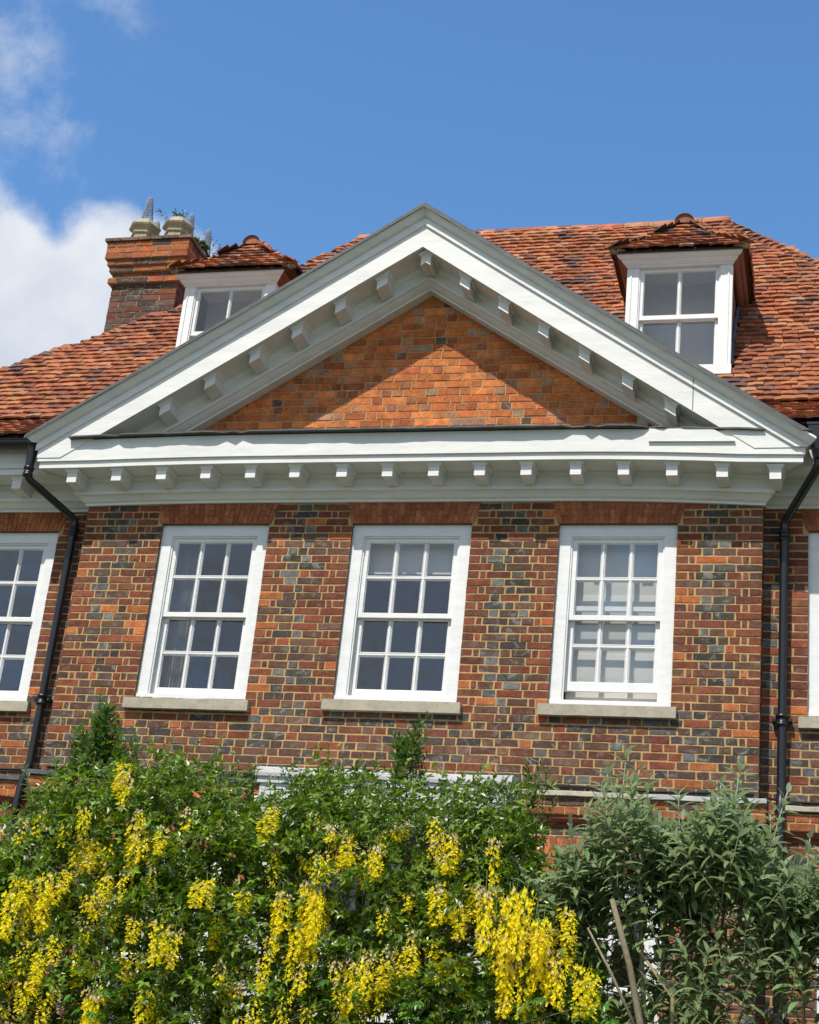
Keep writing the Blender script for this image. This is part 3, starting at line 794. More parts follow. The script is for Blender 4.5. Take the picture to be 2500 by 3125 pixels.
# ------------------------------------------------------------------ dormers
def dormer(cx, ro=0.0, re_=.625):
    D = empty('dormer', house); hw = .497; yf = .6
    x0, x1 = cx - hw, cx + hw
    f = MB(); jw = .112; zb, zt = 8.76, 9.915
    f.box(x0, x0 + jw, yf, yf + .09, zb, zt); f.box(x1 - jw, x1, yf, yf + .09, zb, zt); f.box(x0 + jw, x1 - jw, yf + .001, yf + .09, zt - .03, zt)
    f.box(x0 + .03, x0 + .045, yf - .008, yf, zb, zt - .01); f.box(x1 - .045, x1 - .03, yf - .008, yf, zb, zt - .01)
    f.box(x0 - .01, x1 + .01, yf - .045, yf + .09, zb - .055, zb + .045)
    b = .013; f.box(x0 + jw, x0 + jw + b, yf + .012, yf + .026, zb + .045, zt - .03); f.box(x1 - jw - b, x1 - jw, yf + .012, yf + .026, zb + .045, zt - .03)
    f.build('window_frame', M['white'], D)
    a, c = x0 + jw + .002, x1 - jw - .002; z0, z1 = zb + .047, zt - .032; zm = (z0 + z1) / 2 + .01
    u = MB(); g = sash(u, a, c, zm - .022, z1, yf + .028, yf + .058, 2, 1, .034, .045, stile=.042, bar=.026); u.build('sash', M['white'], D); pane(g[0], g[1], g[2], g[3], yf + .045, D, 2, 1)
    l = MB(); g = sash(l, a, c, z0, zm + .02, yf + .064, yf + .094, 2, 1, .04, .055, stile=.042, bar=.026); l.build('sash', M['white'], D); pane(g[0], g[1], g[2], g[3], yf + .082, D, 2, 1)
    # cheeks
    ym = .6 + (10.03 - 8.735) / 1.35 + .03
    for s, xx in ((-1, x0 + .02), (1, x1 - .02)):
        mb = MB()
        P = [(xx, yf + .03, 8.74), (xx, ym, 10.04), (xx, yf + .03, 10.04)]; P2 = [(p[0] - s * .03, p[1], p[2]) for p in P]
        mb.face(P if s > 0 else P[::-1]); mb.face(P2[::-1] if s > 0 else P2)
        mb.build('dormer_cheek', M['cheek'], D)
    for s, xx in ((-1, x0 + .015), (1, x1 - .015)):
        n = 16; pr = []; mb = MB()
        for i in range(n + 1):
            t = i / n; yy = yf + .05 + (ym - yf - .1) * t; zz = 8.735 + 1.35 * (yy - .6) + .045
            pr.append(((xx + s * R.uniform(.0, .012), yy, zz + .04 + R.uniform(-.008, .012)), (xx + s * (.02 + R.uniform(0, .02)), yy, zz + R.uniform(-.01, .004))))
        for p, q in zip(pr[:-1], pr[1:]): mb.face([p[0], q[0], q[1], p[1]])
        mb.build('lead_soaker', M['lead'], D)
    # cornice: white to the front, red brown at the sides
    prof = [(-.01, 9.888), (.012, 9.888), (.012, 9.902), (.022, 9.906), (.034, 9.916), (.05, 9.934), (.054, 9.944), (.066, 9.948), (.080, 9.958), (.094, 9.974), (.098, 9.992), (-.01, 9.992)]
    st = [(x0, ym + .05, -1, 0), (x0, yf, -1, -1), (x1, yf, 1, -1), (x1, ym + .05, 1, 0)]
    for seg, mat in ((0, M['cheek']), (1, M['white']), (2, M['cheek'])):
        mb = MB(); A, B = st[seg], st[seg + 1]
        ring = [[(X + mx * p, Y + my * p, z) for p, z in prof] for X, Y, mx, my in (A, B)]; n = len(prof)
        mb.raw(ring[0] + ring[1], [(k, (k + 1) % n, n + (k + 1) % n, n + k) for k in range(n)] + [tuple(range(n)), tuple(range(n, 2 * n))[::-1]])
        mb.build('dormer_cornice', mat, D, fix=True)
    # little hipped roof, bell-cast at the eaves
    e = re_; cx = cx + ro; ye = .47; ze = 9.995; rise = .56; RN = .46; apy = ye + RN
    pf = [(0, ze), (.09, ze + .095), (.20, ze + .215), (.33, ze + .375), (RN, ze + rise)]
    ps = [(0, ze), (.12, ze + .095), (.27, ze + .215), (.45, ze + .375), (e, ze + rise)]
    mb = MB()
    patch(mb, (cx - e, ye, 0), (1, 0, 0), (0, 1, 0), 2 * e, pf, lambda c: abs(c.x - cx) < e - (c.y - ye) * e / RN + .03, gauge=.085, ln=.13, dark=.06, tw=.14)
    def sd(c): return c.y > ye + (e - abs(c.x - cx)) * RN / e - .02 and zroof(min(c.y, 2.97)) < c.z + .05
    patch(mb, (cx + e, ye, 0), (0, 1, 0), (-1, 0, 0), 1.9, ps, sd, gauge=.085, ln=.13, dark=.06, tw=.14)
    patch(mb, (cx - e, ye, 0), (0, 1, 0), (1, 0, 0), 1.9, ps, sd, gauge=.085, ln=.13, dark=.06, tw=.14)
    # boarding
    for (ra, za), (rb, zb_) in zip(pf[:-1], pf[1:]):
        k0, k1 = 1 - ra / RN, 1 - rb / RN
        mb.face([(cx - e * k0, ye + ra, za), (cx + e * k0, ye + ra, za), (cx + e * k1, ye + rb, zb_), (cx - e * k1, ye + rb, zb_)], (.05, .03, .02))
    for s in (-1, 1):
        for (ra, za), (rb, zb_), (fa, _), (fb, _) in zip(ps[:-1], ps[1:], pf[:-1], pf[1:]):
            q = [(cx + s * (e - ra), ye + fa, za), (cx + s * (e - ra), 1.6 + (za - 10.04) / 1.35, za), (cx + s * (e - rb), 1.6 + (zb_ - 10.04) / 1.35, zb_), (cx + s * (e - rb), ye + fb, zb_)]
            mb.face(q if s > 0 else q[::-1], (.05, .03, .02))
    mb.face([(cx - e, ye, ze - .004), (cx - e, 1.62, ze - .004), (cx + e, 1.62, ze - .004), (cx + e, ye, ze - .004)], (.07, .045, .03))
    mb.build('dormer_roof', M['tile'], D)
    for s in (-1, 1):
        mb = MB()
        for i in range(4):
            a_ = (cx + s * (e - ps[i][0]), ye + pf[i][0], ps[i][1]); b_ = (cx + s * (e - ps[i + 1][0]), ye + pf[i + 1][0], ps[i + 1][1])
            bonnet(mb, a_, b_, rad=.036, step=.085, ln=.12, nrm=(s * .5, -.5, 1), dark=.1, arc=62)
        mb.build('hip_tiles', M['tile'], D)
    mb = MB(); ridge(mb, (cx, apy - .10, ze + rise - .02), (cx, 2.2, ze + rise - .02), rad=.10, seg=.3); mb.build('ridge_tiles', [M['tile'], M['mortar']], D)
    for s in (-1, 1):
        mb = MB()
        for k in range(4):
            q = V((cx + s * (e + .0 - .03 * k), ye + .01 * k, ze + .005 + .008 * k)); r_ = R.uniform(.03, .045)
            mb.lathe([(0.001, q.z - r_ * .6), (r_, q.z - r_ * .2), (r_ * .8, q.z + r_ * .5), (0.001, q.z + r_ * .7)], q.x, q.y, 7, jit((.26, .22, .14), .2), 0)
        mb.build('mortar_bedding', M['mortar'], D)
    r = MB(); A, B, Z0, Z1, Y0, Y1 = x0 + .05, x1 - .05, 8.7, 9.98, yf + .1, yf + .5
    r.face([(A, Y0, Z0), (A, Y1, Z0), (A, Y1, Z1), (A, Y0, Z1)]); r.face([(B, Y0, Z0), (B, Y0, Z1), (B, Y1, Z1), (B, Y1, Z0)])
    r.face([(A, Y1, Z0), (B, Y1, Z0), (B, Y1, Z1), (A, Y1, Z1)]); r.face([(A, Y0, Z1), (A, Y1, Z1), (B, Y1, Z1), (B, Y0, Z1)]); r.face([(A, Y0, Z0), (B, Y0, Z0), (B, Y1, Z0), (A, Y1, Z0)])
    r.build('room', M['roomdark'], D)
    return D
dormer(DC[0], .05, .65); dormer(DC[1])
# ------------------------------------------------------------------ chimney
ch = empty('chimney', house)
CX0, CX1, CY0, CY1 = -8.335, -7.515, 2.30, 3.75
def ring_course(mb, z0, z1, out, pal=pal_chim):
    a, b, c, d = CX0 - out, CX1 + out, CY0 - out, CY1 + out
    h = z1 - z0
    bricks(mb, (a, c, 0), (1, 0, 0), (0, -1, 0), b - a, z0, z1, (), pal, course=.075, joint=.012, bond='str', stretch=.213, rough=.005, proud=.006)
    bricks(mb, (b, c, 0), (0, 1, 0), (1, 0, 0), d - c, z0, z1, (), pal, course=.075, joint=.012, bond='str', stretch=.213, rough=.005, proud=.006)
    bricks(mb, (a, d, 0), (0, -1, 0), (-1, 0, 0), d - c, z0, z1, (), pal, course=.075, joint=.012, bond='str', stretch=.213, rough=.005, proud=.006)
    bricks(mb, (b, d, 0), (-1, 0, 0), (0, 1, 0), b - a, z0, z1, (), pal, course=.075, joint=.012, bond='str', stretch=.213, rough=.005, proud=.006)
    mb.box(a, b, c, d, z0, z1, (.30, .25, .15), 1)
mb = MB()
ring_course(mb, 8.6, 10.99, 0); ring_course(mb, 10.99, 11.065, .045); ring_course(mb, 11.065, 11.14, .012); ring_course(mb, 11.14, 11.215, .05); ring_course(mb, 11.215, 11.29, .075); ring_course(mb, 11.29, 11.515, .105)
mb.build('chimney_stack', [M['brick'], M['mortar']], ch)
mb = MB()
x = CX0 - .14
while x < CX1 + .13:
    w = min(R.uniform(.15, .26), CX1 + .14 - x)
    mb.box(x + .004, x + w - .004, CY0 - .14 + R.uniform(-.008, .008), CY0 + .3, 11.52, 11.558 + R.uniform(0, .006), jit((.13, .085, .06), .3)); x += w
y = CY0 + .3
while y < CY1 + .13:
    w = min(R.uniform(.15, .26), CY1 + .14 - y)
    for a, b in ((CX0 - .14, CX0 + .3), (CX1 - .3, CX1 + .14)): mb.box(a, b, y + .004, y + w - .004, 11.52, 11.556 + R.uniform(0, .006), jit((.13, .085, .06), .3))
    y += w
mb.box(CX0, CX1, CY0 + .1, CY1, 11.52, 11.62, (.25, .22, .17))
mb.build('tile_capping', M['brick'], ch)
POTS = [(-8.21, 2.6, 11.60, 12.03), (-7.775, 2.6, 11.60, 12.03), (-8.39, 3.24, 11.6, 11.98), (-7.90, 3.10, 11.6, 11.98), (-7.70, 3.42, 11.6, 11.98)]
for i, (px, py, za, zb) in enumerate(POTS):
    mb = MB(); k = 1.0 if i < 2 else .62; h = zb - za; n = 6 if i < 2 else 12; sm = i > 1
    P = [(.150, 0), (.142, .50), (.165, .53), (.165, .57), (.145, .60), (.150, .66), (.195, .74), (.205, .79), (.175, .83), (.15, .92), (.128, 1.0), (.105, 1.0), (.10, .6)]
    mb.lathe([(r * k, za + h * z) for r, z in P], px, py, n, (1, 1, 1), 0, sm, ph=.12)
    mb.build('chimney_pot', M['potstone'], ch)
def guard(px, py, z0, z1, r0, r1, lab):
    mb = MB(); N = 22; seg = 12
    def P(a, t):
        r = r0 + (r1 - r0) * t; 
        if t > .93: r *= 1 - (t - .93) * 5
        return V((px + r * math.cos(a), py + r * math.sin(a), z0 + (z1 - z0) * t))
    for s in (-1, 1):
        for k in range(N):
            a0 = 2 * math.pi * k / N
            mb.tube([P(a0 + s * 1.9 * i / seg, i / seg) for i in range(seg + 1)], .0024, 3, cap=False)
    for t in (0, .5, .97): mb.tube([P(2 * math.pi * i / 20, t) for i in range(21)], .003, 4, cap=False)
    o = mb.build('wire_guard', M['wire'], None); tag(o, lab, 'chimney guard', 'wire mesh guards on the chimney pots')
guard(-8.21, 2.6, 11.95, 12.40, .088, .028, 'tallest wire mesh cone, standing in the front left chimney pot')
guard(-8.39, 3.24, 11.93, 12.47, .07, .03, 'narrow wire mesh cone showing between the two stone chimney pots')
guard(-7.87, 3.10, 11.93, 12.46, .075, .028, 'wire mesh cone just right of the leafy front chimney pot')
guard(-7.76, 3.42, 11.93, 12.43, .075, .028, 'rightmost wire mesh cone, rising above the weeds on the chimney')

# ------------------------------------------------------------------ leaves
def leaf(mb, p, d, nrm, ln, wd, col, fold=.25):
    """small folded leaflet"""
    s = d.cross(nrm).normalized(); n = s.cross(d)
    m = p + d * (ln * .45); t = p + d * ln - n * (ln * .08)
    l, r = m + s * wd / 2 + n * wd * fold, m - s * wd / 2 + n * wd * fold
    mb.raw([p, l, t, r], [(0, 3, 2), (0, 2, 1)], col, 0, False)
WP = [(0, .12), (.22, .85), (.48, 1.0), (.75, .62), (1.0, .04)]
def bigleaf(mb, p, d, nrm, ln, wd, col, droop=.5, fold=.18, curl=0):
    s = d.cross(nrm)
    if s.length < 1e-4: s = d.cross(V((.3, .1, .9)))
    s.normalize(); vs = []; q = V(p); dd = V(d); last = 0
    for k, (t, w) in enumerate(WP):
        st = (t - last) * ln; last = t
        n = s.cross(dd).normalized()
        q = q + dd * st
        hw = wd * w / 2
        vs += [q + s * hw + n * hw * fold * 2, q, q - s * hw + n * hw * fold * 2]
        dd = (dd + V((0, 0, -1)) * droop * .28 + s * curl * .2).normalized()
    fs = []
    for k in range(len(WP) - 1):
        a = k * 3; fs += [(a, a + 1, a + 4, a + 3), (a + 1, a + 2, a + 5, a + 4)]
    mb.raw(vs, [f[::-1] for f in fs], col, 0, True)
def rdir(up=0.0, front=0.0):
    v = V((R.gauss(0, 1), R.gauss(0, 1) - front, R.gauss(0, 1) + up)); return v.normalized()
SUN = V((-.34, -1, 1.5)).normalized()
def tabf(tab, x):
    if x <= tab[0][0]: return tab[0][1]
    for (a, b), (c, d_) in zip(tab[:-1], tab[1:]):
        if x <= c: return b + (d_ - b) * (x - a) / (c - a)
    return tab[-1][1]
def shoot(lf, st, base, d, length, l0, l1, wr, gc, droop=.55, node=.045, stemcol=(.3, .32, .24), sr=.0035, young=None, trail=1.0):
    """upright stem with opposite pairs of lance-shaped leaves, small and pale at the tip"""
    p = V(base); d = V(d).normalized(); pts = [p.copy()]; n = max(3, int(length / node)); az = R.uniform(0, 6.28)
    bend = V((R.gauss(0, .06), R.gauss(0, .06), 0))
    for i in range(n):
        t = i / (n - 1)
        p = p + d * node * (1.15 - .5 * t); d = (d + bend * .3 + V((0, 0, .02))).normalized(); pts.append(p.copy())
        if t < 1 - trail: continue
        az += math.pi / 2 + R.uniform(-.3, .3)
        ln = (l0 * (1 - t) + l1 * t) * R.uniform(.8, 1.15) * (.6 + .4 * min(1, t * 4))
        a = d.orthogonal().normalized(); b = d.cross(a)
        for s in (0, math.pi):
            if R.random() < .08: continue
            o = a * math.cos(az + s) + b * math.sin(az + s)
            el = .35 + 1.1 * t
            ld = (o + d * el * .8 + V((0, -.12, .05))).normalized()
            c = gc(t)
            bigleaf(lf, p, ld, d, ln, ln * wr * R.uniform(.85, 1.15), c, droop * (1 - .55 * t) * R.uniform(.6, 1.5), curl=R.uniform(-.4, .4))
    if st is not None: st.tube(pts, [sr * (1.1 - .5 * i / len(pts)) for i in range(len(pts))], 5, stemcol)
def gsage(t):
    c = jit(mixc((.115, .19, .055), (.22, .30, .13), R.random()), .2)
    if t > .8: c = mixc(c, (.22, .28, .19), (t - .8) * 3.0)
    return c
def gdark(t):
    c = jit(mixc((.04, .10, .018), (.09, .18, .04), R.random()), .25)
    if t > .85: c = mixc(c, (.12, .2, .05), .5)
    return c

# laburnum ---------------------------------------------------------
LT = [(-6.6, 3.2), (-5.9, 3.35), (-5.72, 3.46), (-5.55, 3.74), (-5.3, 4.0), (-5.1, 4.12), (-4.75, 4.06), (-4.4, 4.08), (-4.13, 4.06), (-3.98, 4.0), (-3.84, 3.88), (-3.7, 3.94), (-3.5, 4.03), (-3.37, 4.06), (-3.17, 4.10), (-2.87, 4.03), (-2.70, 3.99), (-2.38, 4.0), (-2.15, 4.04), (-2.0, 3.98), (-1.9, 3.62), (-1.75, 3.38), (-1.55, 3.15), (-1.42, 2.75), (-1.3, 2.2)]
lab = empty('laburnum_tree', None, (-3.5, -2.5, 0)); tag(lab, 'laburnum in full bloom with hanging yellow flower chains in front of the house', 'tree')
def under(o, root):
    o.parent = root; o.matrix_parent_inverse = Matrix.Translation(-root.location); return o
mb = MB()
def glab(): 
    r = R.random(); c = mixc((.05, .115, .010), (.22, .33, .032), R.random() ** 1.1)
    if r < .1: c = mixc(c, (.24, .32, .09), .6)
    return jit(c, .22)
def trifoliate(mb, p, d, sc=1):
    nr = (SUN * .9 + rdir() * .75).normalized(); nr = (nr - d * nr.dot(d) * .8).normalized(); c = glab(); s = d.cross(nr).normalized(); q = p + d * .03 * sc
    l = R.uniform(.045, .068) * sc; w = l * R.uniform(.42, .52)
    leaf(mb, q, d, nr, l, w, c); leaf(mb, q, (d * .45 + s).normalized(), nr, l * .9, w, jit(c, .08)); leaf(mb, q, (d * .45 - s).normalized(), nr, l * .9, w, jit(c, .08))
cnt = 0; tries = 0
while cnt < 5000 and tries < 90000:
    tries += 1
    x = R.uniform(-6.3, -1.35); y = -2.2 - R.random() ** .7 * .85; dd_ = max(-.3, -2.6 - y); top = tabf(LT, x - (.5 * dd_ if x < -4.8 else 0)) - .2 * dd_
    z = top - (R.random() ** 1.25) * (top - 1.7)
    if z > top - .2 and (R.random() < .6 or noise.noise(V((x * 5, y * 5, 9))) < .0): continue
    bulge = -.18 * math.sin((z - 1.7) / (top - 1.7 + .01) * 3.0)
    g = noise.noise(V((x * 2.1, y * 2.5, z * 2.4))) + .5 * noise.noise(V((x * 5, y * 5, z * 5)))
    if g < -.30 and z < top - .12: continue
    if z < 2.55 and -3.0 < x < -2.5 and R.random() < .5: continue
    p = V((x, y + bulge, z)); tw = rdir(.55, .5)
    for k in range(R.randint(6, 9)):
        q = p + tw * R.uniform(0, .16) + rdir() * .025
        trifoliate(mb, q, (tw * .4 + rdir(.05, .35)).normalized(), R.uniform(.75, 1.1))
    cnt += 1
under(tag(mb.build('foliage', M['leaf']), kind=None), lab)
mb = MB()
for bx, by_, tx, ty_, tz in ((-3.5, -2.45, -4.9, -2.5, 3.3), (-3.45, -2.5, -3.7, -2.6, 3.6), (-3.4, -2.45, -2.5, -2.6, 3.4), (-3.5, -2.4, -5.6, -2.5, 2.8), (-3.4, -2.5, -1.9, -2.6, 2.9), (-3.5, -2.45, -4.3, -2.7, 3.7), (-3.4, -2.4, -3.1, -2.4, 3.8)):
    pts = []; 
    for i in range(10):
        t = i / 9; pts.append((bx + (tx - bx) * t ** 1.3 + .05 * math.sin(t * 9 + bx * 7), by_ + (ty_ - by_) * t + .05 * math.sin(t * 7 + tx), tz * t))
    mb.tube(pts, [.055 * (1 - .8 * i / 9) + .004 for i in range(10)], 8, (.09, .085, .05))
for k in range(60):
    x = R.uniform(-5.6, -1.8); z = R.uniform(2.0, tabf(LT, x) - .15); y = R.uniform(-2.9, -2.2); q = V((x, y, z)); d = rdir(.9, .2)
    mb.tube([q, q + d * .2, q + d * .4 + V((0, 0, .05))], [.007, .005, .003], 5, (.10, .10, .05))
under(mb.build('branches', M['wood']), lab)
# flower chains: each a raceme of pea flowers on a stalk
def raceme(ln, dried, n, seed):
    mb = MB(); rr = random.Random(seed)
    mb.tube([(0, 0, .04), (0.004, 0, -ln * .5), (0, .003, -ln * .96)], [.0016, .0013, .0008], 4, (.2, .25, .06))
    for i in range(n):
        t = (i + rr.random()) / n; z = -ln * t; az = rr.uniform(0, 6.28); rad = (.045 - .022 * t) * rr.uniform(.55, 1.15)
        o = V((math.cos(az), math.sin(az), -.25)).normalized(); c = V((0, 0, z)) + o * rad
        if t < dried and rr.random() < .8: col = mixc((.62, .48, .26), (.75, .66, .45), rr.random())
        elif rr.random() < .12: col = (.80, .66, .16)
        else: col = mixc((.80, .66, .006), (.88, .80, .03), rr.random())
        k = rr.uniform(.8, 1.15)
        u = V((rr.gauss(0, .3), rr.gauss(0, .3), 1)).normalized(); s = o.cross(u).normalized(); u = s.cross(o)
        # standard, two wings and keel
        a = .0105 * k
        mb.raw([c - s * a * .9 + u * a * .2, c + u * a * 1.35 + o * a * .2, c + s * a * .9 + u * a * .2, c - u * a * .45 + o * a * .3], [(0, 1, 2), (0, 2, 3)], col, 0, False)
        for sg in (-1, 1):
            w0 = c + s * sg * a * .15; w1 = c + o * a * 1.5 + s * sg * a * .75 - u * a * .2; w2 = c + o * a * 1.2 - u * a * .8 + s * sg * a * .1
            mb.raw([w0, w1, w2], [(0, 1, 2)], mixc(col, (.9, .66, .01), .3), 0, False)
    return mb
RAC = [(-4.61,-3.44,3.92,0.14),(-4.6,-3.46,3.9,0.17),(-4.59,-3.31,3.8,0.08),(-5.21,-3.37,3.14,0.18),(-5.15,-3.47,3.06,0.23),(-5.18,-3.31,3.16,0.19),(-5.15,-3.35,3.09,0.23),(-4.97,-3.48,3.11,0.17),(-5.08,-3.38,3.1,0.13),(-5.04,-3.28,3.11,0.15),(-4.94,-3.28,3.12,0.21),(-4.94,-3.3,3.1,0.19),(-4.94,-3.4,3.09,0.2),(-4.79,-3.49,3.15,0.11),(-4.78,-3.43,3.13,0.1),(-4.88,-3.26,3.46,0.14),(-4.76,-3.45,3.42,0.14),(-4.75,-3.32,3.42,0.22),(-4.8,-3.28,3.44,0.19),(-4.71,-3.32,3.42,0.2),(-4.57,-3.46,3.16,0.12),(-4.59,-3.33,3.12,0.16),(-4.47,-3.27,3.54,0.2),(-4.37,-3.27,3.52,0.25),(-4.33,-3.35,3.52,0.19),(-4.4,-3.39,3.5,0.26),(-4.22,-3.42,3.43,0.09),(-3.95,-3.46,3.2,0.12),(-3.9,-3.43,3.19,0.15),(-4.4,-3.4,3.01,0.12),(-4.36,-3.49,2.95,0.12),(-4.11,-3.49,2.92,0.19),(-4.26,-3.26,2.92,0.24),(-4.08,-3.4,2.91,0.19),(-4.93,-3.4,2.68,0.14),(-4.86,-3.44,2.63,0.14),(-4.73,-3.49,2.74,0.14),(-4.74,-3.45,2.69,0.14),(-4.97,-3.49,2.53,0.15),(-4.98,-3.26,2.5,0.21),(-4.9,-3.34,2.45,0.18),(-4.52,-3.48,2.5,0.29),(-4.52,-3.28,2.52,0.27),(-4.54,-3.31,2.47,0.25),(-4.13,-3.34,2.52,0.2),(-4.14,-3.28,2.54,0.26),(-3.96,-3.27,2.48,0.12),(-3.82,-3.28,3.0,0.17),(-3.8,-3.34,3.0,0.15),(-3.76,-3.36,2.65,0.17),(-3.54,-3.45,3.63,0.13),(-3.48,-3.5,3.63,0.12),(-3.3,-3.31,3.17,0.22),(-3.39,-3.29,3.13,0.2),(-3.32,-3.29,3.15,0.22),(-3.34,-3.49,3.1,0.22),(-3.25,-3.29,3.21,0.22),(-3.19,-3.41,3.16,0.2),(-3.22,-3.3,3.22,0.26),(-3.19,-3.41,3.18,0.23),(-3.18,-3.38,3.2,0.21),(-3.25,-3.35,2.94,0.18),(-3.23,-3.4,2.88,0.15),(-3.19,-3.29,2.98,0.15),(-3.17,-3.3,2.93,0.14),(-3.1,-3.29,3.57,0.15),(-3.05,-3.38,3.52,0.21),(-2.98,-3.33,3.5,0.13),(-2.94,-3.37,3.45,0.14),(-2.83,-3.48,3.46,0.18),(-2.81,-3.41,3.41,0.17),(-2.68,-3.34,3.62,0.08),(-2.58,-3.28,3.22,0.17),(-2.8,-3.43,2.82,0.24),(-2.84,-3.35,2.83,0.24),(-2.73,-3.41,2.77,0.12),(-2.73,-3.48,2.71,0.13),(-2.68,-3.28,2.79,0.15),(-2.64,-3.42,2.78,0.14),(-2.58,-3.28,2.82,0.17),(-2.54,-3.42,2.82,0.13),(-2.38,-3.27,2.84,0.16),(-2.36,-3.31,2.84,0.15),(-2.3,-3.38,2.88,0.17),(-2.13,-3.32,3.59,0.18),(-2.14,-3.34,3.54,0.23),(-2.33,-3.3,3.57,0.19),(-2.3,-3.4,3.21,0.17),(-2.34,-3.33,3.22,0.13),(-2.13,-3.35,3.23,0.18),(-2.19,-3.4,3.16,0.14),(-2.24,-3.4,3.22,0.16),(-2.12,-3.33,3.2,0.15),(-2.13,-3.27,3.22,0.13),(-2.0,-3.27,3.28,0.29),(-2.06,-3.36,3.27,0.23),(-1.96,-3.45,3.19,0.28),(-2.04,-3.46,3.23,0.3),(-1.88,-3.46,3.2,0.31),(-1.87,-3.37,3.21,0.29),(-1.96,-3.46,3.21,0.27),(-1.95,-3.47,3.12,0.26),(-1.92,-3.29,3.18,0.31),(-1.85,-3.27,3.06,0.27),(-1.85,-3.37,3.01,0.26),(-1.91,-3.38,2.99,0.25),(-1.89,-3.48,2.97,0.23),(-1.79,-3.41,3.1,0.29),(-1.82,-3.42,3.08,0.2),(-1.89,-3.29,3.05,0.22),(-1.69,-3.46,2.96,0.24),(-1.72,-3.44,2.94,0.23),(-1.68,-3.46,2.9,0.23),(-1.67,-3.28,3.05,0.14),(-1.67,-3.3,3.01,0.12),(-1.57,-3.35,3.15,0.15),(-1.57,-3.34,3.12,0.13),(-1.98,-3.35,2.88,0.25),(-1.97,-3.34,2.83,0.23),(-1.89,-3.42,2.82,0.25),(-1.86,-3.29,2.79,0.19),(-1.85,-3.35,2.72,0.17),(-1.48,-3.48,2.81,0.22),(-1.51,-3.37,2.82,0.19),(-3.57,-3.48,3.12,0.13),(-2.31,-3.33,3.48,0.13)]
RAC.sort(key=lambda r: -r[3] * (1 + .3 * (r[1] < -2.95)))
protos = [raceme(.20, d_, n, 50 + i).build('flower_chain', M['petal']) for i, (d_, n) in enumerate([(.05, 80), (.2, 74), (.45, 60), (0, 88), (.12, 66)])]
used = [False] * 5
rest = MB()
for i, (x, y, z, l) in enumerate(RAC):
    k = R.choice([0, 1, 3, 3, 4, 0, 2, 4]); sc = l / .20 * 1.3; w = 1.0 + .35 * R.random(); y += R.uniform(.05, .30); z += .04 + R.uniform(-.05, .05); x += R.uniform(-.08, .08)
    mtx = Matrix.Translation((x, y, z)) @ Matrix.Rotation(R.uniform(0, 6.28), 4, 'Z') @ Matrix.Rotation(R.uniform(-.12, .12), 4, 'X') @ Matrix.Diagonal((w, w, sc, 1))
    if i < 98:
        o = protos[k] if not used[k] else protos[k].copy()
        if used[k]: C.objects.link(o)
        used[k] = True; o.parent = lab; o.matrix_parent_inverse = Matrix.Identity(4); o.matrix_basis = Matrix.Translation(-lab.location) @ mtx
    else:
        me = protos[k].data
        src = raceme(.20, .1, 70, 300 + i)
        for f, c in zip(src.f, src.c): rest.face([mtx @ V(src.v[q]) for q in f], c)
# paler chains hanging deeper in the crown
for i in range(330):
    x = R.uniform(-5.5, -1.5); z = 2.1 + R.random() ** 1.4 * (min(3.7, tabf(LT, x) - .3) - 2.1); y = R.uniform(-3.2, -2.9)
    if noise.noise(V((x * 1.7, 4, z * 1.7))) < -.05: continue
    src = raceme(R.uniform(.10, .22), R.choice((.05, .15, .5)), 34, 500 + i); mtx = Matrix.Translation((x, y - .15, z))
    for f, c in zip(src.f, src.c): rest.face([mtx @ V(src.v[q]) for q in f], c)
under(tag(rest.build('flower_chains', M['petal']), kind='stuff'), lab)

# shrub behind the laburnum ---------------------------------------
sh = empty('leafy_shrub', None, (-4.2, -2.1, 0)); tag(sh, 'dark green shrub whose thin leafy shoots stick up behind the yellow laburnum', 'shrub')
lf, st = MB(), MB()
def fan(x, y, ztop, n, spread, L, l0=.075, l1=.035, wr=.36, gc=gdark, lean=0):
    for _ in range(n):
        b = V((x + R.uniform(-spread, spread), y + R.uniform(-.15, .15), ztop - L * R.uniform(.85, 1.0) - R.random() * L * .35))
        shoot(lf, st, b, (lean + R.gauss(0, .16), R.gauss(-.05, .12), 1), L * R.uniform(.7, 1), l0, l1, wr, gc, droop=.35, node=.034, stemcol=(.10, .12, .05), sr=.003)
fan(-5.20, -2.5, 4.74, 2, .03, .8, l0=.09); fan(-5.14, -2.5, 4.66, 12, .08, .5, l0=.10, l1=.07); fan(-5.05, -2.55, 4.40, 14, .22, .4, l0=.09, l1=.05); fan(-2.9, -2.5, 4.3, 12, .2, .35, l0=.085); fan(-4.45, -2.5, 4.33, 9, .3, .35, l0=.08); fan(-3.3, -2.5, 4.34, 7, .16, .35, l0=.08); fan(-2.1, -2.5, 4.3, 7, .12, .35, l0=.08); fan(-5.2, -2.5, 4.86, 2, .03, .5, l0=.06); fan(-5.10, -2.5, 4.56, 9, .09, .5, l0=.095, l1=.06); fan(-5.08, -2.5, 4.42, 10, .13, .5, l0=.095); fan(-5.25, -2.5, 4.36, 6, .08, .4, l0=.09); fan(-4.98, -2.5, 4.4, 6, .06, .4, l0=.09)
fan(-2.86, -2.45, 4.56, 4, .03, .5, lean=.05); fan(-2.88, -2.45, 4.50, 14, .08, .34, l0=.10, l1=.06); fan(-2.84, -2.5, 4.66, 1, .01, .55, l0=.05)
fan(-3.35, -2.5, 4.40, 2, .08, .5); fan(-3.2, -2.5, 4.28, 5, .14, .35); fan(-3.55, -2.5, 4.2, 5, .14, .3); fan(-4.3, -2.5, 4.24, 7, .35, .35); fan(-4.65, -2.5, 4.22, 6, .25, .3, l0=.06)
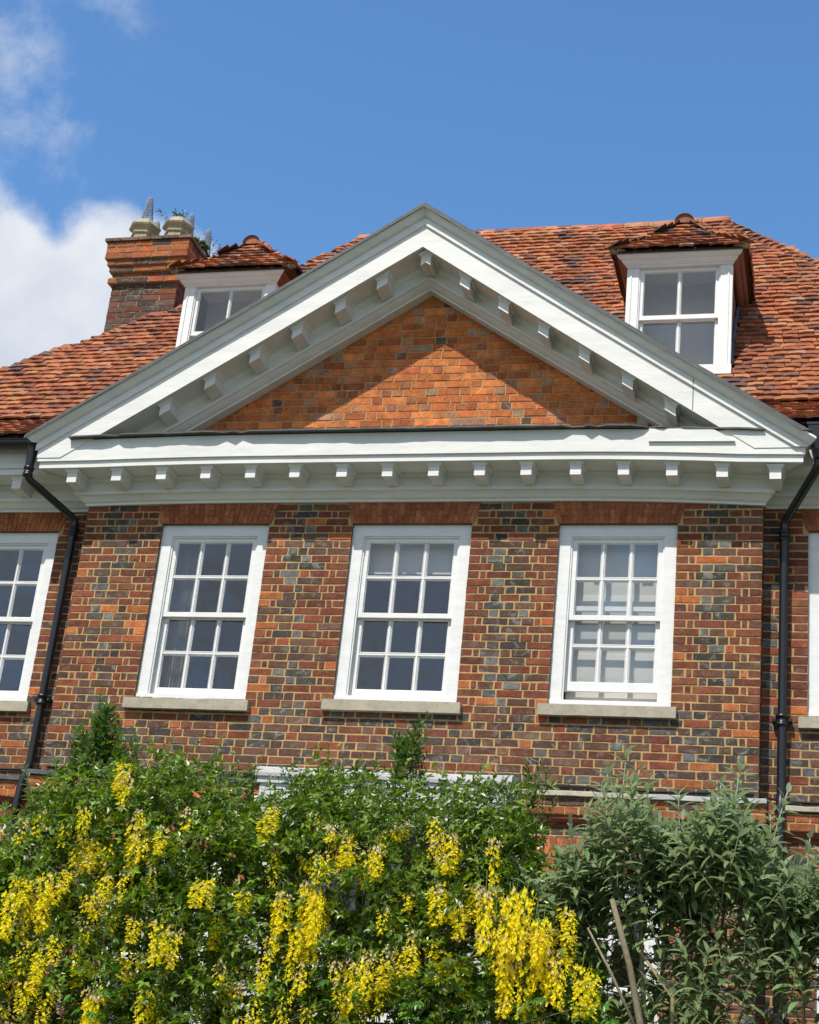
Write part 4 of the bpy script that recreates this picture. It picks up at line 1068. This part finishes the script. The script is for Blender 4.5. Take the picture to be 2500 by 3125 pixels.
fan(-2.02, -2.5, 4.38, 2, .05, .6); fan(-2.0, -2.5, 4.2, 4, .10, .5); fan(-2.3, -2.5, 4.18, 5, .2, .35); fan(-2.6, -2.5, 4.15, 4, .15, .3); fan(-4.05, -2.5, 4.27, 3, .08, .4, l0=.09)
for _ in range(85):
    x = R.uniform(-5.65, -1.95); zt = tabf(LT, x) + R.uniform(-.45, .1)
    shoot(lf, st, (x, R.uniform(-3.0, -2.3), zt - .3), (R.gauss(0, .35), R.gauss(-.2, .25), 1), R.uniform(.22, .38), .085, .04, .36, lambda t: mixc(gdark(t), gsage(t), .55), droop=.6, node=.036, stemcol=(.2, .22, .15), sr=.003)
for _ in range(75):
    x = R.uniform(-5.4, -2.0); zt = tabf(LT, x) + .33 * R.random() ** 1.4
    shoot(lf, st, (x, R.uniform(-2.7, -2.3), zt - .3), (R.gauss(0, .45), R.gauss(-.1, .2), 1), R.uniform(.22, .4), .085, .035, .36, gdark if R.random() < .6 else gsage, droop=.6, node=.045, stemcol=(.2, .2, .12), sr=.0025)
for (x, z) in ((-5.62, 3.75), (-5.5, 3.95), (-5.35, 4.08), (-5.7, 3.6), (-5.8, 3.5)):
    shoot(lf, st, (x + .12, -2.75, z - .35), (-.35, -.1, 1), .42, .11, .05, .34, gsage, droop=.6, node=.045)
under(lf.build('foliage', M['leaf']), sh)
for x, z in ((-5.0, 3.9), (-2.9, 3.9), (-4.3, 3.8), (-2.1, 3.8), (-3.4, 3.9)):
    st.tube([(-4.2 + (x + 4.2) * t ** .8, -2.1 - .3 * t, z * t) for t in [i / 8 for i in range(9)]], [.03 * (1 - .75 * i / 8) for i in range(9)], 7, (.10, .09, .06))
under(st.build('stems', M['wood']), sh)

# buddleia ---------------------------------------------------------
BT = [(-1.95, 3.3), (-1.85, 3.46), (-1.68, 3.66), (-1.5, 3.84), (-1.40, 4.05), (-1.28, 4.02), (-1.15, 3.82), (-1.0, 3.80), (-.83, 3.92), (-.72, 4.06), (-.6, 3.92), (-.48, 3.84), (-.40, 3.6), (-.17, 3.68), (.1, 3.6), (.5, 3.5), (.9, 3.2)]
bud = empty('buddleia', None, (-.9, -2.5, 0)); tag(bud, 'grey green buddleia with long drooping leaves on the right, without flowers', 'shrub')
lf, st = MB(), MB()
TIPS = [(-1.55, 4.28, -.12), (-1.42, 4.40, 0), (-1.36, 4.32, .05), (-1.62, 4.02, -.2), (-1.24, 4.25, .1), (-1.02, 4.10, 0), (-.70, 4.33, .03), (-.66, 4.2, .12), (-.40, 4.22, .2), (-.43, 3.98, .15), (-1.80, 3.72, -.5), (-.2, 3.9, .2), (-.95, 4.02, -.1), (-1.72, 3.86, -.35), (-1.1, 4.0, .1), (-.83, 4.08, -.1), (-1.3, 4.12, -.1), (-1.47, 4.12, -.15), (-.1, 3.82, .3), (-.55, 4.05, .1), (-.78, 4.18, .0)]
for x, z, ln_ in TIPS:
    L_ = R.uniform(.5, .7)
    shoot(lf, st, (x - ln_ * L_ * .8, -2.6 + R.uniform(-.15, .15), z - L_), (ln_, -.03, 1), L_, .19, .10, .31, gsage, droop=1.0, node=.065, stemcol=(.36, .37, .28), sr=.0055)
n = 0; tries = 0
while n < 1050 and tries < 16000:
    tries += 1
    x = R.uniform(-1.95, .75); top = tabf(BT, x); z = top - R.random() ** 1.1 * (top - 1.9); y = -2.2 - R.random() * 1.0
    if R.random() < .3: z = top - R.random() * .25
    if noise.noise(V((x * 2.3, y * 2.3, z * 2.3 + 5))) < -.22 and z < top - .2: continue
    if -1.62 < x < -1.2 and z < 3.3 and R.random() < .72: continue
    dx = (x + .8) * .35 + R.gauss(0, .5)
    L_ = R.uniform(.3, .55)
    dd = V((dx, R.gauss(-.35, .3), 1)).normalized()
    shoot(lf, st, V((x, y, z)) - dd * L_, dd, L_, .185, .09, .31, gsage, droop=1.1, node=.056, stemcol=(.17, .18, .10), sr=.003); n += 1
under(lf.build('foliage', M['sage']), bud)
for (x, y, z, r_) in ((-1.25, -2.9, 3.65, .03), (-.75, -2.5, 3.6, .024), (-.3, -2.6, 3.4, .024), (-1.0, -2.3, 3.6, .02), (-1.6, -2.4, 3.3, .018), (.2, -2.5, 3.2, .022)):
    st.tube([(-.9 + (x + .9) * t ** .9 + .02 * math.sin(8 * t + x), -2.5 + (y + 2.5) * t, z * t) for t in [i / 9 for i in range(10)]], [r_ * (1 - .6 * i / 9) for i in range(10)], 8, (.22, .18, .11))
# a sawn-off bare branch leaning left
st.tube([(-.98, -3.05, 1.2), (-1.10, -3.12, 2.3), (-1.24, -3.15, 2.9), (-1.36, -3.15, 3.27)], [.028, .023, .019, .015], 9, (.19, .16, .10))
st.tube([(-1.14, -3.1, 2.45), (-1.35, -3.1, 2.85), (-1.5, -3.12, 3.1)], [.012, .009, .006], 6, (.24, .2, .13))
st.tube([(-.98, -3.0, 2.0), (-1.0, -3.0, 2.75), (-1.2, -3.02, 3.0)], [.016, .012, .008], 6, (.30, .24, .13))
for k in range(60):
    x = R.uniform(-1.8, .5); z = R.uniform(2.0, tabf(BT, x) - .2); q = V((x, R.uniform(-2.9, -2.2), z)); d = rdir(1.0, 0)
    st.tube([q - d * .25, q, q + d * .25], [.006, .005, .003], 5, (.16, .14, .09))
under(st.build('stems', M['wood']), bud)

# low foliage under the laburnum -----------------------------------
lf = MB(); st = MB()
br = empty('bramble', None, (-3.0, -3.3, 0)); tag(br, 'fresh green palmate-leaved shrub low down in front of the laburnum', 'shrub')
for cx_, cz_, s_ in ((-2.75, 2.62, .36), (-1.5, 2.62, .3), (-4.5, 2.5, .3)):
    for k in range(26):
        q = V((cx_ + R.gauss(0, s_ * .6), -3.3 + R.uniform(-.1, .15), cz_ + R.gauss(-.12, .13)))
        d = rdir(.3, .8); s = d.cross(V((0, 0, 1))).normalized(); c = jit(mixc((.05, .15, .02), (.09, .22, .03), R.random()), .15)
        for a in (-1.1, -.55, 0, .55, 1.1):
            bigleaf(lf, q, (d * math.cos(a) + s * math.sin(a)).normalized(), V((0, -.2, 1)), R.uniform(.06, .09), .026, jit(c, .08), .5)
    st.tube([(-3.0, -3.3, 0), ((cx_ - 3.0) / 2, -3.3, cz_ * .5) if 0 else ((cx_ - 3.0) * .5 - 3.0 + 0, -3.3, cz_ * .5), (cx_, -3.3, cz_)], [.01, .008, .004], 6, (.1, .1, .05))
under(lf.build('foliage', M['leaf']), br); under(st.build('stems', M['wood']), br)

# plants on the chimney --------------------------------------------
lf, st = MB(), MB(); pt = empty('pot_weed', None, (-7.775, 2.6, 12.0)); tag(pt, 'small leafy weed sprouting from the front right chimney pot', 'weed')
for k in range(9):
    shoot(lf, st, (-7.775 + R.uniform(-.05, .05), 2.58 + R.uniform(-.05, .05), 11.98), (R.gauss(0, .35), R.gauss(-.1, .2), 1), R.uniform(.13, .24), .085, .05, .32, lambda t: jit((.07, .12, .04), .3), droop=.9, node=.04, stemcol=(.15, .12, .06))
shoot(lf, st, (-7.85, 2.5, 11.99), (-1, -.2, .7), .2, .09, .06, .34, lambda t: jit((.07, .12, .04), .2), droop=.9, node=.05)
under(lf.build('foliage', M['leaf']), pt); under(st.build('stems', M['wood']), pt)
lf, st, ms = MB(), MB(), MB(); pt = empty('chimney_weed', None, (-7.5, 3.0, 11.6)); tag(pt, 'mossy tuft with thin purple-brown weeds along the right edge of the chimney', 'weed')
for k in range(70):
    y = R.uniform(2.45, 3.6); q = V((-7.50 + R.gauss(0, .05), y, 11.60 + R.uniform(-.05, .16)))
    r_ = R.uniform(.02, .06); ms.lathe([(.001, q.z - r_ * .5), (r_, q.z), (r_ * .7, q.z + r_ * .5), (.001, q.z + r_ * .7)], q.x, q.y, 6, jit((.055, .075, .025), .5), 0, False)
for k in range(300):
    y = R.uniform(2.45, 3.6); q = V((-7.50 + R.gauss(0, .06), y, 11.66 + R.uniform(-.03, .14))); leaf(lf, q, rdir(.5), rdir(), R.uniform(.02, .045), .018, jit((.07, .09, .03), .4))
for k in range(14):
    y = R.uniform(2.8, 3.6); shoot(lf, st, (-7.47, y, 11.68), (R.uniform(0, .5), R.gauss(0, .2), 1), R.uniform(.15, .33), .045, .035, .5, lambda t: jit(mixc((.10, .085, .08), (.07, .10, .05), R.random()), .3), droop=.3, node=.05, stemcol=(.12, .09, .07), trail=.7, sr=.002)
under(lf.build('foliage', M['leaf']), pt); under(st.build('stems', M['wood']), pt); under(ms.build('moss', M['moss']), pt)

# ------------------------------------------------------------------ gutters and drainpipes
def gutter(x0, x1, y, z):
    mb = MB(); r = .062; K = 10
    pr = [(y - r * math.cos(math.pi * k / K), z - r * math.sin(math.pi * k / K)) for k in range(K + 1)]
    pi = [(y - (r - .006) * math.cos(math.pi * k / K), z + .002 - (r - .006) * math.sin(math.pi * k / K)) for k in range(K + 1)][::-1]
    ring = pr + pi; n = len(ring)
    mb.raw([(x0, a, b) for a, b in ring] + [(x1, a, b) for a, b in ring], [(k, (k + 1) % n, n + (k + 1) % n, n + k) for k in range(n)] + [tuple(range(n)), tuple(range(n, 2 * n))[::-1]])
    mb.tube([(x0, y - r, z + .004), (x1, y - r, z + .004)], .008, 6)
    x = x0 + .4
    while x < x1: mb.box(x - .03, x + .03, y - r - .006, y + r + .004, z - r - .006, z + .0); x += .9
    mb.box(x0, x1, y + .07, y + .085, z - .03, z + .11)
    return mb.build('gutter', M['black'], house, fix=True)
gutter(WX0, BX0 - .44, -.335, 7.70); gutter(BX1 + .42, WX1, -.335, 7.70)
def pipe(path, r, sockets, name='drainpipe'):
    mb = MB(); mb.tube(path, r, 16)
    for (x, y, z, kind) in sockets:
        mb.lathe([(r + .001, z - .06), (r + .012, z - .055), (r + .012, z - .03), (r + .006, z - .028), (r + .006, z + .01), (r + .014, z + .013), (r + .014, z + .035), (r + .001, z + .04)], x, y, 18)
        if kind: mb.box(x - r - .045, x + r + .045, y + .02, y + .034, z - .02, z + .012); mb.box(x - r - .04, x - r - .015, y - .01, S - .002, z - .015, z + .01); mb.box(x + r + .015, x + r + .04, y - .01, S - .002, z - .015, z + .01)
    return mb.build(name, M['black'], house)
def bend(pts, k=5, rad=.07):
    pts = [V(p) for p in pts]; out = [pts[0]]
    for a, b, c in zip(pts[:-2], pts[1:-1], pts[2:]):
        u = (a - b).normalized(); w = (c - b).normalized()
        p, q = b + u * rad, b + w * rad
        for i in range(k + 1):
            t = i / k; out.append(p * (1 - t) ** 2 + b * 2 * t * (1 - t) + q * t ** 2)
    out.append(pts[-1]); return out
pl = pipe(bend([(-7.405, -.335, 7.64), (-7.405, -.33, 7.33), (-7.075, .125, 7.09), (-7.078, .13, 4.72), (-7.10, .10, 4.60), (-7.10, .06, 4.3), (-7.10, .12, 4.2), (-7.10, .12, .1)], rad=.05), .036, [(-7.405, -.335, 7.40, 0), (-7.076, .125, 6.98, 0), (-7.077, .127, 5.33, 1), (-7.10, .12, 3.0, 1)])
mb = MB(); mb.lathe([(.036, 7.42), (.042, 7.47), (.048, 7.6), (.058, 7.66), (.066, 7.665), (.066, 7.675), (.03, 7.675)], -7.405, -.335, 14); mb.build('gutter_outlet', M['black'], pl)
pr = pipe(bend([(-.20, -.31, 7.60), (-.235, -.30, 7.36), (-.512, .12, 7.05), (-.515, .13, 4.72), (-.52, .10, 4.62), (-.52, .06, 4.3), (-.52, .12, 4.2), (-.52, .12, .1)], rad=.05), .037, [(-.514, .125, 6.93, 0), (-.516, .128, 5.33, 1), (-.52, .12, 3.0, 1)])
mb = MB()
vs = []
for z, a, b in ((7.43, .045, .04), (7.50, .075, .065), (7.60, .10, .08), (7.70, .11, .085), (7.71, .12, .09), (7.73, .12, .09)):
    vs += [(-.20 - a, -.32 - b, z), (-.20 + a, -.32 - b, z), (-.20 + a, -.32 + b, z), (-.20 - a, -.32 + b, z)]
fs = [(4 * i + k, 4 * i + (k + 1) % 4, 4 * i + 4 + (k + 1) % 4, 4 * i + 4 + k) for i in range(5) for k in range(4)] + [(3, 2, 1, 0), (20, 21, 22, 23)]
mb.raw(vs, fs); mb.build('rainwater_hopper', M['black'], pr)

# ------------------------------------------------------------------ string course, hood and cable
sc = empty('string_course', house)
def brick_band(x0, x1, y, z0, z1):
    mb = MB(); bricks(mb, (x0, y, 0), (1, 0, 0), (0, -1, 0), x1 - x0, z0, z1, (), pal_red, course=.07, rough=.004, proud=.006); mb.box(x0, x1, y, y + .06, z0, z1, MORT, 1)
    bricks(mb, (x1, y, 0), (0, 1, 0), (1, 0, 0), .06 + (S if x1 < 0 and x1 > -1 else 0), z0, z1, (), pal_red, course=.07, rough=.004, proud=.006)
    return mb.build('brick_band', [M['brick'], M['mortar']], sc)
brick_band(BX0 - .07, -4.70, -.07, 4.44, 4.58); brick_band(-2.58, BX1 + .06, -.07, 4.44, 4.58); brick_band(WX0, BX0 - .08, S - .07, 4.43, 4.57); brick_band(BX1 + .075, WX1, S - .07, 4.43, 4.57)
P_ = [(0, 4.35), (.012, 4.35), (.018, 4.37), (.04, 4.385), (.056, 4.41), (.062, 4.438), (0, 4.438)]
def flatst(x0, x1, y, n=14): return [(x0 + (x1 - x0) * i / n, y, 0, -1) for i in range(n + 1)]
redm = flat('moulded_brick', (.21, .06, .03), rough=.9, namp=.35, nscale=14, bump=.5)
for a, b, y in ((BX0, -4.70, 0), (-2.58, BX1, 0), (WX0, BX0 - .01, S), (BX1 + .01, WX1, S)):
    mb = MB(); n = len(P_)
    mb.raw([(a, y - p, z) for p, z in P_] + [(b, y - p, z) for p, z in P_], [(k, (k + 1) % n, n + (k + 1) % n, n + k) for k in range(n)] + [tuple(range(n)), tuple(range(n, 2 * n))[::-1]])
    mb.build('brick_moulding', redm, sc, fix=True)
def lead_cap(x0, x1, y, z, mat):
    mb = MB(); n = int((x1 - x0) / .06); vs = []
    for i in range(n + 1):
        x = x0 + (x1 - x0) * i / n; w = .014 * noise.noise(V((x * 1.5, y, 3))) + .006 * noise.noise(V((x * 7, y, 3))); dp = .016 * noise.noise(V((x * 3, 8, y)))
        for p, q in ((0, .034), (.05, .026), (.094, .018), (.102, .012), (.104, -.022), (.094, -.026), (0, -.026)): vs.append((x, y - p - dp * (p > .01) + R.uniform(-.002, .002) * (p > .01), z + q + w + R.uniform(-.0015, .0015)))
    fs = [(i * 7 + k, i * 7 + (k + 1) % 7, (i + 1) * 7 + (k + 1) % 7, (i + 1) * 7 + k) for i in range(n) for k in range(7)] + [tuple(range(7)), tuple(n * 7 + k for k in range(7))[::-1]]
    mb.raw(vs, fs, sm=False); mb.build('lead_capping', mat, sc, fix=True)
lead_cap(BX0 - .08, -4.72, 0, 4.61, M['lead']); lead_cap(-2.56, -1.55, 0, 4.61, M['cream']); lead_cap(-1.55, BX1 + .07, 0, 4.61, M['leadpale']); lead_cap(WX0, BX0 - .1, S, 4.60, M['lead']); lead_cap(BX1 + .12, WX1, S, 4.61, M['cream'])
hd = empty('door_hood', house)
mb = MB(); n = 30; vs = []
for i in range(n + 1):
    x = -4.72 + (2.15) * i / n; w = .010 * noise.noise(V((x * 1.5, 1, 3)))
    for p, q in ((0, 4.70), (.38, 4.665), (.44, 4.64), (.452, 4.60), (.45, 4.572), (0, 4.572)): vs.append((x, -p, q + w))
mb.raw(vs, [(i * 6 + k, i * 6 + (k + 1) % 6, (i + 1) * 6 + (k + 1) % 6, (i + 1) * 6 + k) for i in range(n) for k in range(6)] + [tuple(range(6)), tuple(n * 6 + k for k in range(6))[::-1]], sm=False)
mb.build('hood_top', M['leadpale'], hd, fix=True)
mb = MB(); mb.box(-4.68, -2.61, -.41, -.001, 4.36, 4.571); mb.box(-4.70, -2.59, -.43, -.001, 4.52, 4.5705); mb.box(-4.66, -2.63, -.385, -.001, 4.22, 4.36)
mb.box(-4.66, -4.45, -.36, -.001, 0, 4.22); mb.box(-2.84, -2.63, -.36, -.001, 0, 4.22); mb.build('hood_frame', flat('grey_white_paint', (.55, .56, .56), rough=.5, namp=.15, nscale=5, bump=.2), hd)
mb = MB(); pts = []
for i in range(61):
    x = WX0 + (WX1 - WX0) * i / 60; yy = (S if x < BX0 or x > BX1 else 0) - .012
    pts.append((x, yy, 4.685 + .012 * math.sin(x * 1.3) + .006 * math.sin(x * 5.1)))
mb.tube(pts, .008, 6); mb.tube([(p[0], p[1] - .002, p[2] - .022 + .01 * math.sin(p[0] * 2.2)) for p in pts], .005, 5)
cb = mb.build('cable', M['cable'], None); tag(cb, 'black cable running along the wall just above the projecting brick band', 'cable')

# ------------------------------------------------------------------ ground, sky, sun, camera
mb = MB(); N = 40
mb.face([(-200, -200, 0), (200, -200, 0), (200, 300, 0), (-200, 300, 0)])
gm = flat('ground_cover', (.11, .12, .07), rough=1, namp=.35, nscale=2, bump=.4)
tag(mb.build('ground', gm), kind='structure')

sc_ = bpy.context.scene
w = bpy.data.worlds.new('World'); sc_.world = w; w.use_nodes = True; nt = w.node_tree; L = nt.links
bg = nt.nodes['Background']
sky = nd(nt, 'ShaderNodeTexSky', sky_type='NISHITA'); sky.sun_disc = False
sky.sun_elevation = math.radians(54.9); sky.sun_rotation = math.atan2(SUN.x, SUN.y)
sky.air_density = SKY_AIR; sky.dust_density = SKY_DUST; sky.ozone_density = SKY_OZ; sky.altitude = 0
tc = nd(nt, 'ShaderNodeTexCoord'); dirv = tc.outputs['Generated']
def M_(op, a, b=None, c=None):
    n = nd(nt, 'ShaderNodeMath', operation=op)
    for i, v in enumerate((a, b, c)):
        if v is None: continue
        if isinstance(v, (int, float)): n.inputs[i].default_value = v
        else: L.new(v, n.inputs[i])
    return n.outputs[0]
def blob(d, r0, r1):
    d = V(d).normalized(); n = nd(nt, 'ShaderNodeVectorMath', operation='DISTANCE'); L.new(dirv, n.inputs[0]); n.inputs[1].default_value = d
    m = nd(nt, 'ShaderNodeMapRange', interpolation_type='SMOOTHSTEP'); L.new(n.outputs['Value'], m.inputs[0])
    m.inputs[1].default_value = r0; m.inputs[2].default_value = r1; m.inputs[3].default_value = 1; m.inputs[4].default_value = 0
    return m.outputs[0]
def fbm(scale, det, rough, dist=0, off=(0, 0, 0), sc=(1, 1, 1)):
    mp = nd(nt, 'ShaderNodeMapping'); mp.inputs['Location'].default_value = off; mp.inputs['Scale'].default_value = sc; L.new(dirv, mp.inputs[0])
    n = nd(nt, 'ShaderNodeTexNoise', Scale=scale, Detail=det, Roughness=rough, Distortion=dist); L.new(mp.outputs[0], n.inputs['Vector']); return n.outputs['Fac']
big = fbm(7.0, 9, .6, .3, (2.3, 1.1, .4)); fine = fbm(24.0, 9, .6, .15, (5, 2, 1))
dense = M_('MAXIMUM', M_('MAXIMUM', blob((-.497, .757, .405), .06, .15), blob((-.418, .779, .466), .02, .095)), blob((-.380, .790, .480), .0, .055))
low = blob((-.6, .74, .30), .1, .30)
dense = M_('MAXIMUM', dense, low)
dm = nd(nt, 'ShaderNodeMapRange', interpolation_type='SMOOTHSTEP'); L.new(M_('ADD', dense, M_('MULTIPLY', M_('SUBTRACT', M_('ADD', M_('MULTIPLY', big, .6), M_('MULTIPLY', fine, .4)), .5), 1.9)), dm.inputs[0])
dm.inputs[1].default_value = .30; dm.inputs[2].default_value = .80
wis = M_('MAXIMUM', blob((-.455, .66, .602), .02, .085), M_('MAXIMUM', blob((-.412, .676, .612), .01, .055), M_('MAXIMUM', M_('MULTIPLY', blob((-.452, .715, .533), .01, .06), .75), M_('MULTIPLY', blob((-.425, .74, .52), .01, .05), .75))))
wm = nd(nt, 'ShaderNodeMapRange', interpolation_type='SMOOTHSTEP'); L.new(M_('ADD', M_('MULTIPLY', wis, .42), M_('MULTIPLY', M_('SUBTRACT', M_('ADD', M_('MULTIPLY', big, .35), M_('MULTIPLY', fine, .65)), .5), 2.6)), wm.inputs[0])
wm.inputs[1].default_value = .18; wm.inputs[2].default_value = .85; wm.inputs[4].default_value = .48
wz = M_('MULTIPLY', wm.outputs[0], M_('MINIMUM', M_('MULTIPLY', wis, 2.5), 1.0))
# broken cloud behind the viewer (seen only in the windows)
sep = nd(nt, 'ShaderNodeSeparateXYZ'); L.new(dirv, sep.inputs[0])
bk = nd(nt, 'ShaderNodeMapRange'); L.new(sep.outputs['Y'], bk.inputs[0]); bk.inputs[1].default_value = -.05; bk.inputs[2].default_value = -.3
bn = nd(nt, 'ShaderNodeMapRange', interpolation_type='SMOOTHSTEP'); L.new(fbm(2.6, 7, .6, .3, (1, 7, 3)), bn.inputs[0]); bn.inputs[1].default_value = .32; bn.inputs[2].default_value = .58; bn.inputs[4].default_value = .9
bkc = M_('MULTIPLY', bk.outputs[0], bn.outputs[0])
cm = M_('MAXIMUM', dm.outputs[0], wz)
cc = nd(nt, 'ShaderNodeMix', data_type='RGBA'); cc.inputs[6].default_value = (*CLOUD_D, 1); cc.inputs[7].default_value = (*CLOUD_L, 1)
ck = nd(nt, 'ShaderNodeMapRange'); L.new(fbm(9.0, 7, .55, .2, (3, 3, 9)), ck.inputs[0]); ck.inputs[1].default_value = .35; ck.inputs[2].default_value = .62; L.new(ck.outputs[0], cc.inputs[0])
hs = nd(nt, 'ShaderNodeHueSaturation', Saturation=SKY_SAT, Value=SKY_VAL); hs.inputs['Hue'].default_value = SKY_HUE; L.new(sky.outputs[0], hs.inputs['Color'])
mx = nd(nt, 'ShaderNodeMix', data_type='RGBA'); L.new(cm, mx.inputs[0]); L.new(hs.outputs[0], mx.inputs[6]); L.new(cc.outputs[2], mx.inputs[7])
mb2 = nd(nt, 'ShaderNodeMix', data_type='RGBA'); mb2.inputs[7].default_value = (3.5, 3.6, 3.75, 1); L.new(bkc, mb2.inputs[0]); L.new(mx.outputs[2], mb2.inputs[6]); L.new(mb2.outputs[2], bg.inputs['Color']); bg.inputs['Strength'].default_value = .12

sd = bpy.data.lights.new('sun', 'SUN'); sd.energy = SUN_E; sd.angle = math.radians(.53); sd.color = (1, .95, .87)
so = bpy.data.objects.new('sun', sd); C.objects.link(so); so.rotation_euler = SUN.to_track_quat('Z', 'Y').to_euler(); so.location = (-5, -12, 20)

F = 5008.0; PX, PY = 1250.0, 1562.5
vz = V((1284, 12243, -F)).normalized(); h = V((-18770, -80, -F)); h = (h - vz * vz.dot(h)).normalized(); xc = -h; yc = vz.cross(xc)
m = Matrix((xc, yc, vz))            # world <- camera
cam = bpy.data.cameras.new('camera'); co = bpy.data.objects.new('camera', cam); C.objects.link(co)
co.matrix_world = Matrix.Translation((0, -13, 1.6)) @ m.to_4x4()
cam.sensor_fit = 'VERTICAL'; cam.sensor_height = 24; cam.sensor_width = 24; cam.lens = F / 3125 * 24; cam.clip_end = 2000
sc_.camera = co
vs_ = sc_.view_settings; vs_.view_transform = 'Standard'; vs_.look = 'None'; vs_.gamma = 1; vs_.exposure = EXPO
sc_.render.engine = 'CYCLES'; sc_.cycles.use_denoising = True; sc_.cycles.max_bounces = 8; sc_.cycles.transparent_max_bounces = 16
